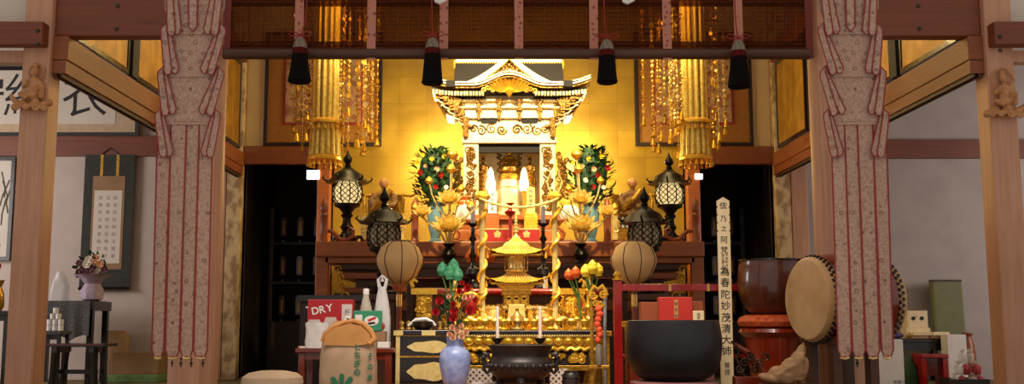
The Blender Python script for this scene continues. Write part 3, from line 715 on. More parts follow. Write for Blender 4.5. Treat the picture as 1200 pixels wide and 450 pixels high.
for px, w in ((566, 'left'), (621, 'right')):
    Y = 12.45; k = sc_(Y, 200); p = at(px, 225, Y); pb = 1.67 + zz(252) * sc_(12.2, 200); r = T('attendant_figure', 'standing gold attendant figure with rays on the head, %s of the seated buddha' % w, 'statue', (p.x, Y, pb)); b = (p.z - pb) / k
    m = MB(k); m.lathe([(6, 0), (6, b - 4), (5, b - 3), (6.4, b)], n=8); m.build('plinth', 'gold_p', r, smooth=.4)
    m = MB(k); m.lathe([(5.4, 0), (4.8, 6), (4.6, 14), (5.4, 22), (5, 30), (3, 33)], (0, 0, b), 14, sy=.7); m.tube([(0, 0, b + 32), (0, 0, b + 36)], 1.5, 8); m.ell((0, 0, b + 38), (2.5, 2.5, 3.2))
    for s in (-1, 1): m.tube([(s * 4.6, 0, b + 31), (s * 6, -1, b + 25), (s * 4, -3.4, b + 23), (0, -4.4, b + 26)], [1.7, 1.6, 1.3, 1], 8); m.tube([(s * 5, 0, b + 20), (s * 6.4, 0, b + 10), (s * 6, 0, b + 3)], [1.2, 1.5, .8], 6)
    m.ell((0, -2.4, b + 37.5), (.5, .6, .6)); blob(m.build('body', 'gold_k', r), .5 * k, 1)
    m = MB(k)
    for a in (-.9, -.45, 0, .45, .9): m.tube([(2 * sin(a), 0, b + 40), (8 * sin(a), 0, b + 40 + 8 * cos(a))], [.7, .3], 5)
    m.build('head_rays', 'gold', r)
for px, w in ((575, 'left'), (614, 'right')):
    Y = 12.38; p = at(px, 224, Y); k = sc_(Y, 210); pb = 1.67 + zz(252) * sc_(12.2, 200); b = (p.z - pb) / k
    r = T('glowing_lamp', 'bright white tall lamp glowing %s of the seated buddha' % w, 'lamp', (p.x, Y, pb))
    m = MB(k); m.lathe([(4, 0), (4, 2), (1.6, 3), (1.6, b - 2), (4, b)], n=12); m.build('stand', 'gold', r)
    m = MB(k); m.lathe([(4, 0), (5.6, 3), (5.6, 9), (4, 16), (2.8, 24), (.6, 28)], (0, 0, b), 16); m.build('glass_bulb', 'glow', r)
for px, w, hh in ((577, 'white', 26), (622, 'pale gold', 30)):
    Y = 12.05; k = sc_(Y, 240); p = at(px, 250, Y); r = T('memorial_tablet', '%s upright memorial tablet with a line of characters in the shrine front' % w, 'tablet', (p.x, Y, 1.67)); b = (p.z - 1.67) / k
    m = MB(k); m.box(-8, 8, -3, 3, 0, b - 3); m.box(-7, 7, -2.6, 2.6, b - 3, b); m.build('stand', 'wood_dais' if hh == 26 else 'gold', r, smooth=0, bevel=.5)
    m = MB(k); m.box(-5, 5, -1, 1, b, b + hh); m.prism([(-5, b + hh), (5, b + hh), (0, b + hh + 2)], -1, 1); m.build('plate', 'whitel' if hh == 26 else 'gold_p', r, smooth=0)
    m = MB(k)
    for i, ch in enumerate('奉納御寶前'[:4]): m.glyph(ch, 0, b + hh - 4.5 - i * 5.4, 4.4, -1.05)
    m.build('lettering', 'ink2', r, smooth=0)

# shrine step front with red cloths
for px, w in ((583, 'left'), (617, 'right')):
    Y = 11.62; k = sc_(Y, 275); p = at(px, 285, Y); r = T('altar_cloth', 'red altar cloth with gold blossom crest, %s of the pagoda spire' % w, 'cloth', (p.x, Y, 1.67))
    m = MB(k); m.box(-15, 15, -.5, 8, 0, 16); m.build('cloth_box', 'red_cloth', r, smooth=0, bevel=.6)
    m = MB(k)
    for i in range(5):
        a = pi / 2 + i * 2 * pi / 5; m.lathe([(2, 0), (1.8, .5)], (2.5 * cos(a), -.5, 10 + 2.5 * sin(a)), 10, rotm('X', pi / 2))
    m.lathe([(1.2, 0), (1, .9)], (0, -.5, 10), 8, rotm('X', pi / 2)); m.build('blossom_crest', 'gold_p', r)
    m = MB(k); m.box(-15.4, 15.4, -1, 8.2, 15.4, 17); m.build('gold_trim', 'gold_p', r, smooth=0)
for px, w in ((545, 'left'), (668, 'right')):
    Y = 11.72; k = sc_(Y, 265); p = at(px, 284, Y); s = 1 if w == 'left' else -1
    r = T('scroll_leg_table', 'low wooden altar table with white panel and curled legs, %s of the red cloths' % w, 'table', (p.x, Y, 1.67))
    m = MB(k); m.box(-22, 20, -3, 10, 26, 29); m.build('table_top', 'wood_dais', r, smooth=0, bevel=.6)
    for q in (-1, 1):
        m = MB(k); m.tube([(q * 19, 0, 26), (q * 17, 0, 21), (q * 11, 0, 17), (q * 6, 0, 12), (q * 8, 0, 6), (q * 15, 0, 5), (q * 17, 0, 10), (q * 13, 0, 12)], [2, 2, 1.9, 1.8, 1.8, 1.7, 1.6, 1.2], 8); m.build('curled_leg', 'wood_post', r)
    m = MB(k); m.box(-23, 21, -4, 10, 0, 4); m.build('base_board', 'wood_dais', r, smooth=0, bevel=.5)
    # white offering stand with fruit on it
    r2 = T('offering_stand', 'white paper covered offering stand on the %s curled leg table' % w, 'stand', (p.x, Y, 1.67 + 29 * k))
    m = MB(k); m.prism([(-10, 0), (10, 0), (13, 8), (6, 16), (-6, 16), (-13, 8)], -2, 7); m.build('paper_cover', 'white', r2, smooth=0)
    zf = 1.67 + 45 * k
    spots = [(-5, 3.6), (3, 3.6), (-1, 10)] if w == 'left' else [(-3, 3.6), (4, 3.6)]
    for i, (fx, fz) in enumerate(spots):
        one(MB(k).lathe([(.3, -3.4), (2.6, -2.6), (4, 0), (3, 2.5), (.4, 3.1)], n=14), 'orange_fruit', 'fruit' if w == 'left' else 'f_yel', '%s fruit on the %s white offering stand, %s' % ('orange' if w == 'left' else 'yellow', w, ['its left piece', 'its right piece', 'the topmost'][i]), 'fruit', (p.x + fx * k, Y + 2 * k, zf + (fz) * k), 'fruit on the offering stands')
p = at(598, 262, 11.45); k = sc_(11.45, 250); r = T('red_offering_stand', 'small red lacquer offering stand in the middle before the shrine opening', 'stand', (at(598, 262, 11.5).x, 11.5, DAIS_Z))
h = (at(598, 238, 11.5).z - DAIS_Z) / k
m = MB(k); m.lathe([(5, 0), (5.4, 2), (2, 5), (2, h - 16), (6, h - 13), (7, h - 10), (2.4, h - 8), (2, h - 3), (5, h)], n=16); m.build('stem', 'red', r)
MB(k).lathe([(4.4, h), (2, h + 3)], n=12).build('offering', 'gold_p', r)
# dropping gold chain across the front of the shrine
m = MB(); A_ = at(562, 233, 9.57); B_ = at(654, 232, 9.57); pts = []
for i in range(25):
    t = i / 24; pts.append((A_.x + (B_.x - A_.x) * t, 9.54, A_.z - .085 * 4 * t * (1 - t)))
m.tube(pts, .012, 6)
for i in range(2, 24, 2): m.ell(pts[i], .017, 6, 4)
o = one(m, 'gold_garland', 'gold_p', 'drooping gold rope chain across the lower front of the shrine', 'garland', (0, 0, 0))

# ================================================================== ON THE ALTAR: LANTERNS, MONKS, BOUQUETS
DAIS = 1.67
def tourou(px, pyt, pyb, Y, label, group, scale=1.0, zbase=None, lit=True):
    """dark bronze standing lantern with lit mesh globe"""
    k = sc_(Y, 240); p = at(px, pyb, Y); z = p.z if zbase is None else zbase
    r = T('standing_lantern', label, 'lantern', (p.x, Y, z), group); H = (at(px, pyt, Y).z - z) / k; f = H / 106.0
    m = MB(k * f); m.lathe([(15, 0), (16, 2), (12, 5), (13, 8), (7, 12), (5, 16), (7.5, 20), (5, 24), (4.5, 30), (7, 33), (5, 36), (9, 41), (14, 43), (15, 46)], n=18); m.build('stem', 'bronze', r)
    for i in range(3):
        a = i * 2 * pi / 3 + .5; m = MB(k * f); m.tube([(8 * cos(a), 8 * sin(a), 9), (17 * cos(a), 17 * sin(a), 10), (20 * cos(a), 20 * sin(a), 4), (23 * cos(a), 23 * sin(a), 2)], [2, 2, 1.8, 1], 6); m.build('clawed_foot', 'bronze', r)
    m = MB(k * f); m.lathe([(9, 46), (14.5, 50), (16, 57), (15.5, 64), (11, 70)], n=18); m.build('light_globe', 'globe_glow' if lit else 'globe_dim', r)
    m = MB(k * f)
    for i in range(10):
        a = 2 * pi * i / 10; m.tube([(q * cos(a), q * sin(a), z) for q, z in ((9.6, 46), (15.1, 50), (16.6, 57), (16.1, 64), (11.6, 70))], .7, 5)
    for j in range(7):
        z = 49 + j * 3; pts = [((15.2 + 1.6 * sin(pi * (j + .5) / 7)) * cos(t), (15.2 + 1.6 * sin(pi * (j + .5) / 7)) * sin(t), z + 1.5 * sin(15 * t + j * pi)) for t in [2 * pi * i / 60 for i in range(60)]]; m.tube(pts, .5, 4, closed=True)
    m.build('mesh_cage', 'bronze', r)
    m = MB(k * f); m.lathe([(24, 70), (22, 72), (17, 76), (15, 80), (8, 84), (5, 87), (3, 88)], n=12, lobes=6, lob=.06)
    for i in range(6):
        a = 2 * pi * i / 6 + .26; m.tube([(20 * cos(a), 20 * sin(a), 72), (25 * cos(a), 25 * sin(a), 72), (28 * cos(a), 28 * sin(a), 75), (26 * cos(a), 26 * sin(a), 77)], [1.3, 1.2, 1, .6], 6)
    m.build('roof', 'bronze', r)
    m = MB(k * f); m.lathe([(2, 87), (4, 89), (2.4, 91), (5.4, 95), (5, 98), (2, 102), (.4, 107)], n=12); m.build('flame_finial', 'bronze', r); return r
M['globe_glow'] = mat('lit_globe', 'ffe8b8', .5, emit=.9, ecol='ffdf9a', col2='c89a50', scale=60)
M['globe_dim'] = mat('dim_globe', 'b8a888', .5, emit=.05, ecol='ffd090', col2='2a2018', scale=40)
tourou(406, 177, 286, 11.98, 'dark bronze lantern with bright mesh globe standing on the altar beside its left end', 'standing lanterns', zbase=DAIS)
tourou(786, 180, 288, 11.98, 'dark bronze lantern with bright mesh globe standing on the altar beside its right end', 'standing lanterns', zbase=DAIS)

def monk(px, label, sg):
    Y = 12.3; k = sc_(Y, 240); p = at(px, 284, Y); nm = 'left' if sg < 0 else 'right'
    # chair of honour
    c = T('altar_chair', 'gold altar chair with curled arms carrying the %s seated monk statue' % nm, 'chair', (p.x, Y, DAIS), 'monk statue chairs')
    m = MB(k); m.box(-26, 26, -8, 14, 0, 8); m.build('base', 'wood_dais', c, smooth=0, bevel=.6)
    m = MB(k); m.box(-22, 22, -9.5, -8, 22, 34); m.build('fringe_band', 'stripe', c, smooth=0)
    m = MB(k); m.box(-23, 23, -8, 14, 8, 34); m.build('seat_box', 'gold_d', c, smooth=0, bevel=.6)
    for s in (-1, 1): m = MB(k); m.box(s * 22 - 3, s * 22 + 3, -10, 12, 8, 36); m.scroll(s * 22, 20, 4, 1.3, 1, -10.5, s); m.build('side_panel', 'gold_p', c, smooth=.6)
    for s in (-1, 1):
        m = MB(k); m.tube([(s * 22, 0, 40), (s * 23, 0, 56), (s * 22, 4, 62), (s * 31, 2, 60), (s * 38, 0, 62)], [2, 2, 2.2, 1.6, 1], 8); m.tube([(s * 22, 4, 61), (0, 13, 63)], 1.6, 8); m.build('arm_rail', 'gold_d', c)
    m = MB(k); m.box(-20, 20, 10, 13, 34, 62); m.build('back_panel', 'gold_d', c, smooth=0, bevel=.6)
    r = T('monk_statue', label, 'statue', (p.x, Y, DAIS + 35 * k), 'seated monk statues')
    m = MB(k); m.ell((0, -1, 4), (17, 9, 5)); m.ell((0, 1, 16), (10.5, 6.5, 15)); m.ell((0, 1, 27), (11, 5.6, 5)); m.tube([(0, 1, 30), (0, 0, 36)], [3.4, 3], 8)
    for s in (-1, 1): m.tube([(s * 10, 1, 27), (s * 14, -1, 19), (s * 11, -4, 13), (s * 3, -8, 12)], [4.6, 4.6, 4, 2.6], 8)
    blob(m.build('robed_body', 'robe', r), .9 * k, 3)
    m = MB(k); m.ell((0, -1, 40), (5, 5.2, 6.6), 14, 10); m.ell((0, -6, 39.6), (.9, 1.2, 1.3)); m.ell((0, -5.6, 36.6), (1.7, .6, .4))
    for s in (-1, 1): m.ell((s * 5, -.6, 40), (.9, 1.4, 2.2)); m.ell((s * 2, -5.4, 41.2), (.9, .5, .4))
    m.build('head', 'skin_wood', r)
    m = MB(k); m.tube([(9, -6.5, 31), (2, -9, 22), (-6, -9, 15), (-12, -6, 8)], [3, 3.2, 3.4, 3], 8); m.build('sash', 'gold_d', r)
M['robe'] = mat('painted_robe', '6a4420', .6, col2='a87a38', scale=20, bump=.2)
M['skin_wood'] = mat('painted_face', 'b87a44', .5, col2='c48850', scale=10)
monk(449, 'robed wooden monk statue seated behind the left near dark lantern', -1)
monk(742, 'robed wooden monk statue seated behind the right near dark lantern', 1)

def bouquet(px, pyt, pyb, Y, zb, label, sg):
    k = sc_(Y, 210); p = at(px, pyb, Y); r = T('flower_bouquet', label, 'flowers', (p.x, Y, zb), 'altar bouquets'); H = (at(px, pyt, Y).z - zb) / k
    v0 = H * .42
    m = MB(k); m.lathe([(8, 0), (9, 3), (5, 8), (8, v0 * .4), (10, v0 * .75), (8, v0 * .9), (11, v0)], n=18); m.build('vase', 'teal', r)
    g = random.Random(11 + sg); m = MB(k); m.ell((0, 1, v0 + (H - v0) * .5), (20, 10, (H - v0) * .46)); m.m = 1
    for i in range(420):
        t = g.random(); a = g.random() * 2 * pi; z = v0 - 6 + t * (H - v0 + 2); R0 = (28 * sin(pi * min(1, .12 + t * .78)) ** .7) * (g.random() ** .35)
        c = (R0 * cos(a), R0 * sin(a) * .7, z); m.m = 0 if g.random() < .7 else 1
        m.petal(c, (cos(a) + g.uniform(-.4, .4), sin(a) - .4, g.uniform(-.1, 1.1)), g.uniform(5, 10), g.uniform(2.6, 5), g.uniform(-.4, .4))
    for i in range(14):
        a = g.random() * 2 * pi; m.tube([(0, 0, v0 - 4), (12 * cos(a), 8 * sin(a), v0 + 22), (18 * cos(a), 10 * sin(a), H - 12)], .5, 4)
    m.build('foliage', ['leaf_d', 'leaf'], r)
    fl = [(-.7, .55, 'f_red', 4.4), (-.3, .42, 'f_white', 4), (.3, .5, 'f_red', 4.2), (.75, .62, 'f_red', 4.4), (-.15, .78, 'f_yel', 3.6), (.45, .82, 'f_yel', 3.6), (-.6, .85, 'f_yel', 3.4), (.1, .6, 'f_pink', 4), (.85, .42, 'f_yel', 3), (-.9, .72, 'f_yel', 3), (.05, .3, 'f_red', 3.8), (.55, .3, 'f_white', 3.4), (-.45, .66, 'f_pink', 3)]
    for (u, t, mt, s) in fl:
        m = MB(k); c = (u * 24, -17 + 4 * abs(u), v0 + t * (H - v0) - 4)
        for l in range(2):
            for j in range(7):
                a = 2 * pi * j / 7 + l * .4; m.petal(c, (cos(a), -.35 - l * .6, sin(a)), s * (1 - l * .25), s * .75, .3, (0, -1, 0))
        m.ell((c[0], c[1] - 1, c[2]), s * .35, 8, 5); m.build('flower', mt, r)
bouquet(510, 170, 284, 11.98, DAIS, 'leafy bouquet of red, white and yellow flowers in a teal vase left of the shrine', -1)
bouquet(693, 170, 284, 11.98, DAIS, 'leafy bouquet of red, white and yellow flowers in a teal vase right of the shrine', 1)

# ================================================================== STEPPED TABLES IN FRONT OF THE DAIS
def table(name, label, x0, x1, y0, y1, z, th, m_top, m_leg, lw=.07, apron=.1):
    cx = (x0 + x1) / 2; r = T(name, label, 'table', (cx, y0, 0)); w = (x1 - x0) / 2; d = y1 - y0
    MB().box(-w, w, 0, d, z - th, z).build('table_top', m_top, r, smooth=0, bevel=.006)
    if apron: MB().box(-w + .04, w - .04, .03, .06, z - th - apron, z - th).build('apron', m_leg, r, smooth=0)
    for sx in (-1, 1):
        for sy in (0, 1):
            x = sx * (w - lw / 2 - .02); y = .02 + lw / 2 if sy == 0 else d - lw / 2 - .02
            MB().box(x - lw / 2, x + lw / 2, y - lw / 2, y + lw / 2, 0, z - th).build('leg', m_leg, r, smooth=0, bevel=.004)
    return r
table('offering_shelf', 'dark upper offering shelf directly before the altar dais', -1.15, 1.25, 10.98, 11.36, 1.40, .05, 'wood_dark', 'wood_dark')
t = table('offering_shelf', 'red edged offering shelf just behind the gold pagoda', -.85, .92, 10.45, 10.92, 1.11, .05, 'redwood', 'wood_dark')
m = MB(); m.tube([(-.85, -.01, 1.085), (.86, -.01, 1.085)], .035, 12); m.build('red_front_rail', 'red', t)
table('pagoda_table', 'low gold lacquer table carrying the pagoda between the twisted poles', -.72, .88, 9.42, 10.36, .70, .05, 'gold_d', 'gold_d')

kq = .0085; m = MB(); m.box(-.82, .83, .05, .08, .70, 1.05); m.build('dark_board', 'shade', t, smooth=0)
m = MB(kq); carve(m, -96, 97, .72 / kq, 1.03 / kq, 5, 150, 1.0, 31); m.build('gilt_openwork', 'gold_d', t)
# gold pagoda lantern
Y = 9.85; k = sc_(Y, 330); p = at(605, 389, Y); r = T('gold_pagoda', 'golden two tiered pagoda reliquary with wide upturned roofs in the centre', 'pagoda', (p.x, Y, .70)); z1 = lambda py: (at(605, py, Y).z - .70) / k
m = MB(k); m.box(-46, 46, -16, 16, 0, 5); m.box(-36, 36, -18, 14, 5, 9); m.build('wide_base', 'gold', r, smooth=0, bevel=.6)
for s in (-1, 1):
    m = MB(k); m.box(s * 26 - 13, s * 26 + 13, -19, 12, 9, 26); m.build('side_plinth', 'gold', r, smooth=0, bevel=.8)
    m = MB(k); carve(m, s * 26 - 12, s * 26 + 12, 10, 25, -20, 9, .9, 4 + s); m.box(s * 26 - 15, s * 26 + 15, -20, 13, 25, 28); m.build('plinth_carving', 'gold_p', r, smooth=.6)
m = MB(k); m.prism([(-11, 9), (11, 9), (9, 30), (-9, 30)], -21, 12); m.build('centre_plinth', 'gold_p', r, smooth=0, bevel=.6)
m = MB(k); m.box(-15, 15, -13, 13, z1(360), z1(345)); m.box(-17, 17, -15, 15, z1(346), z1(341)); m.build('body', 'gold_d', r, smooth=0, bevel=.4)
m = MB(k)
for s in (-1, 0, 1): m.box(s * 9 - 3, s * 9 + 3, -14, -13, z1(358), z1(349)); m.lathe([(3, 0), (2.6, 1)], (s * 9, -13, z1(349)), 12, rotm('X', pi / 2))
m.build('arched_door', 'gold', r, smooth=.6)
m = MB(k); m.box(-17, 17, -15, 15, z1(341), z1(338)); m.box(-20, 20, -17, 17, z1(338), z1(335)); m.box(-22, 22, -19, 19, z1(335), z1(333)); m.build('bracket_tier', 'gold', r, smooth=0, bevel=.3)
def roofp(zb, zt, w, rt, name, up=5):
    m = MB(k); n = 33; prof = [(1.0, 0), (.8, .18), (.55, .45), (.35, .75), (rt, 1.0)]; vs = []; fs = []
    for q, h in prof:
        for i in range(32):
            a = 2 * pi * i / 32 + pi / 4; e = 1 / max(abs(cos(a - pi / 4 + 0)), abs(sin(a - pi / 4))) ; e = min(e, 1.38); c = ((e - 1) / .38) ** 2
            rr = w * q * (1 + (e - 1) * .8); vs.append((rr * cos(a - pi / 4), rr * sin(a - pi / 4) * .85, zb + (zt - zb) * h + up * c * (q ** 3)))
    L = len(prof)
    for j in range(L - 1):
        for i in range(32): fs.append((j * 32 + i, j * 32 + (i + 1) % 32, (j + 1) * 32 + (i + 1) % 32, (j + 1) * 32 + i))
    fs.append(tuple(range(31, -1, -1))); fs.append(tuple(range((L - 1) * 32, L * 32))); m.add(vs, fs)
    m.build(name, 'gold', r)
    m = MB(k)
    for i in range(28):
        x = -w * .86 + i * w * 1.72 / 27; m.box(x - .8, x + .8, -w * .8, -w * .2, zb - 2, zb)
    m.build(name + '_rafters', 'gold_d', r, smooth=0)
    m = MB(k)
    for i in range(13):
        x = -w * .72 + i * w * 1.44 / 12; m.tube([(x, -w * .84, zb + 1.5), (x * .72, -w * .55, zb + (zt - zb) * .42), (x * .45, -w * .33, zb + (zt - zb) * .78)], .55, 5)
    m.build(name + '_ribs', 'gold_p', r)
    for s in (-1, 1): m = MB(k); m.tube([(s * w * .98, -w * .84, zb + up * .8), (s * w * 1.12, -w * .92, zb + up * 1.5), (s * w * 1.14, -w * .92, zb + up * 2.2)], [1.4, 1.1, .6], 6); m.lathe([(.4, 5), (1.4, 1), (1.7, -2), (.4, -2.2)], (s * w * 1.05, -w * .86, zb - 3), 8); m.build(name + '_corner_bell', 'gold', r)
roofp(z1(332), z1(317), 33, .3, 'lower_roof', 5)
m = MB(k); m.lathe([(12, z1(319)), (13, z1(317)), (9, z1(315)), (8, z1(311)), (9.5, z1(306)), (8, z1(303)), (13, z1(301)), (16, z1(298))], n=24); m.build('round_body', 'gold_p', r)
m = MB(k)
for i in range(8): a = 2 * pi * i / 8; m.tube([(13 * cos(a), 13 * sin(a), z1(318)), (13 * cos(a), 13 * sin(a), z1(300))], .9, 6)
m.build('body_rail', 'gold_d', r)
roofp(z1(299), z1(280), 32, .17, 'upper_roof', 5)
m = MB(k); m.box(-4.5, 4.5, -4, 4, z1(282), z1(277)); m.lathe([(3, z1(277)), (1.6, z1(275)), (1.2, z1(262)), (.9, z1(248)), (.3, z1(240))], n=10)
for i in range(5): m.lathe([(3 - i * .3, -.5), (3 - i * .3, .5)], (0, 0, z1(271 - i * 4)), 12)
m.build('spire', 'gold_p', r)

for px, nm in ((533, 'left'), (690, 'right')):
    Y = 9.62; k = sc_(Y, 350); p = at(px, 389, Y); r = T('gilt_candlestick', 'slim gilt candlestick with gold finial on the pagoda table, at its %s end' % nm, 'candlestick', (p.x, Y, .70), 'gilt candlesticks')
    m = MB(k); m.lathe([(7, 0), (7, 2), (3, 5), (5, 9), (2.4, 14), (2.4, 24), (4.4, 28), (2.2, 32), (2.2, 44), (4, 47), (2, 50)], n=14); m.build('stem', 'gold', r)
    m = MB(k); m.lathe([(2, 50), (3.6, 54), (2.4, 60), (.4, 68)], n=12); m.build('finial', 'gold_p', r)
for px, nm in ((672, 'right'), (551, 'left')):
    Y = 10.1; k = sc_(Y, 360); p = at(px, 389, Y); r = T('gilt_roundel_stand', 'gilt carved roundel with red centre on the pagoda table, %s of the pagoda' % nm, 'ornament', (p.x, Y, .70), 'gilt roundels')
    m = MB(k); m.box(-12, 12, -5, 5, 0, 4); m.box(-3, 3, -2, 2, 4, 16); m.build('foot', 'gold_d', r, smooth=0, bevel=.5)
    m = MB(k); m.tube([(13 * cos(t_), 0, 29 + 14 * sin(t_)) for t_ in [2 * pi * i / 28 for i in range(28)]], 2.4, 8, closed=True)
    for i in range(8): a = 2 * pi * i / 8; m.scroll(16 * cos(a), 29 + 17 * sin(a), 3.4, 1.2, 1, -1, 1 if i % 2 else -1, a)
    m.build('gilt_ring', 'gold', r)
    m = MB(k); m.lathe([(11, 0), (11, 1.5), (4, 2.5)], (0, 0, 29), 20, rotm('X', pi / 2), ); m.build('red_centre', 'red', r)
# twisted gold poles
for px, nm in ((565, 'left'), (651, 'right')):
    Y = 9.6; k = sc_(Y, 300); p = at(px, 389, Y); r = T('twisted_pole', 'tall gold pole wound by a serpent, %s of the pagoda' % nm, 'pole', (p.x, Y, .70), 'serpent wound poles'); H = (at(px, 236, Y).z - .70) / k
    lean = -3 if nm == 'left' else 2
    m = MB(k); m.lathe([(7, 0), (7, 3), (4, 5), (3.4, 8), (3.2, H - 2), (4.5, H)], n=14); m.build('shaft', 'gold_p', r)
    m = MB(k); pts = [(4.8 * cos(t * 1.0), 4.8 * sin(t), 14 + (H - 20) * t / 26) for t in [i * .35 for i in range(75)]]; m.tube(pts, [1.9] * 70 + [1.8, 2.2, 2.6, 2, 1], 7); m.build('serpent', 'gold', r)
    m = MB(k); sg = 1 if nm == 'left' else -1
    m.lathe([(3, H), (8, H + 3), (8.6, H + 6), (6, H + 10), (3, H + 12)], (0, 0, 0), 14, lobes=7, lob=.12); m.build('lotus_cup', 'gold', r)
    m = MB(k)
    for q in (-1, 1): m.tube([(q * 3, 0, H + 8), (q * 7, 0, H + 16), (q * 9, 0, H + 24), (q * 5, 0, H + 32), (q * 6, 0, H + 38)], [1.1, 1, .9, .8, .5], 6)
    m.tube([(-sg * 4, 0, H - 5), (-sg * 14, 0, H - 14), (-sg * 26, 0, H - 22), (-sg * 34, 0, H - 17)], [1, 1, .9, .6], 6); m.build('tendril', 'gold_p', r)
    m = MB(k); m.lathe([(3, z_) if False else (2 + 3 * (i % 2), 36 + i * 2.5) for i, z_ in enumerate(range(4))], n=12); m.build('knop', 'gold', r)

# gold lotus sprays in dark vases
def lotus_flower(m, c, Rr, H, n=9, layers=2, open_=1.0):
    Q = rotm('X', R(38)).to_3x3()
    for l in range(layers):
        for i in range(n):
            a = 2 * pi * i / n + l * pi / n; m.petal(c, Q @ Vector((cos(a) * open_, sin(a) * open_, .1 + .4 * l)), Rr * (1 - .14 * l), Rr * .46, .38, Q @ Vector((0, 0, 1)), cup=.5)
    q = Q @ Vector((0, 0, H * .3)); m.ell((c[0] + q.x, c[1] + q.y, c[2] + q.z), (Rr * .24, Rr * .24, Rr * .2), 10, 6)
def bud(m, c, s): m.lathe([(.2 * s, -1.1 * s), (.8 * s, -.6 * s), (1.05 * s, 0), (.8 * s, .7 * s), (.2 * s, 1.3 * s)], c, 12, lobes=6, lob=.1)
for px, nm, sg in ((526, 'left', -1), (681, 'right', 1)):
    Y = 11.15; k = sc_(Y, 240); p = at(px, 312, Y); r = T('gold_lotus_spray', 'gilt metal lotus spray in a dark vase, %s of the pagoda' % nm, 'flowers', (p.x, Y, 1.40), 'gilt lotus sprays'); z0 = lambda py: (at(px, py, Y).z - 1.40) / k
    m = MB(k); m.lathe([(9, 0), (10, 2), (6, 5), (9, 11), (7, 17), (4, 20), (8, 24)], n=18); m.build('vase', 'bronze', r)
    stems = [((4 * sg * -1, 0, z0(181)), 'bud', 7.5), ((2 * -sg, -5, z0(199)), 'bud', 6), ((0, -4, z0(238)), 'flower', 17), ((0, -8, z0(270)), 'flower', 21), ((sg * 31, -2, z0(252)), 'flower', 13), ((-sg * 26, -3, z0(243)), 'bud', 6.5), ((sg * 24, 0, z0(212)), 'bud', 5), ((-sg * 14, -4, z0(222)), 'bud', 5), ((sg * 40, 0, z0(243)), 'bud', 5)]
    for c, kd, s in stems:
        m = MB(k); m.tube([(0, 0, 18), (c[0] * .3, c[1] * .5, 18 + (c[2] - 18) * .45), (c[0] * .85, c[1], 18 + (c[2] - 18) * .8), (c[0], c[1], c[2])], [1.2, 1.1, 1, .9], 6); st = m.build('stem', 'gold_p', r)
        m = MB(k)
        if kd == 'bud': bud(m, c, s * .8)
        else: lotus_flower(m, c, s, s * .6, 10, 3)
        m.build('lotus_' + kd, 'gold' if kd == 'bud' else 'gold_l', st)

# dark candlesticks with candle
for px, pyb, pyt, Y, zb, nm in ((637, 342, 262, 10.6, 1.11, 'right'), (554, 342, 262, 10.6, 1.11, 'left')):
    k = sc_(Y, 300); p = at(px, pyb, Y); r = T('candlestick', 'tall dark turned candlestick with white candle %s of the pagoda' % nm, 'candlestick', (p.x, Y, zb), 'dark turned candlesticks'); H = (at(px, pyt, Y).z - zb) / k
    m = MB(k); m.lathe([(11, 0), (11, 3), (6, 7), (4, 12), (9, 18), (8, 24), (3, 28), (2.4, 36), (5, 40), (2.4, 44), (2.2, H - 22), (4.6, H - 18), (2.2, H - 14), (2.2, H - 4), (7.5, H)], n=16); m.build('stem', 'black', r)
    MB(k).lathe([(2.8, H), (2.6, H + 20), (1, H + 21)], n=12).build('candle', 'whitel', r)
# white cylinder candle in front of right candlestick
p = at(639, 338, 10.5); one(MB(sc_(10.5)).lathe([(3.4, 0), (3.4, 14), (1, 15)], n=14), 'pillar_candle', 'whitel', 'short white pillar candle at the foot of the right dark candlestick', 'candle', (p.x, 10.52, 1.11))
# persimmon-like fruit pairs on dark stand
for px, nm, n_ in ((562, 'left', 2), ):
    Y = 11.1; k = sc_(Y, 300); p = at(px, 312, Y)
    for i, dx in enumerate((-8, 9)):
        one(MB(k).lathe([(.4, -8), (6, -6.6), (9.6, 0), (7, 6), (.6, 7)], n=18), 'orange_fruit', 'fruit', 'large orange fruit behind the left twisted pole, %s of the pair' % ('left one' if i == 0 else 'right one'), 'fruit', (p.x + dx * k, Y - .02, 1.40 + 8 * k), 'large fruit on the upper shelf')

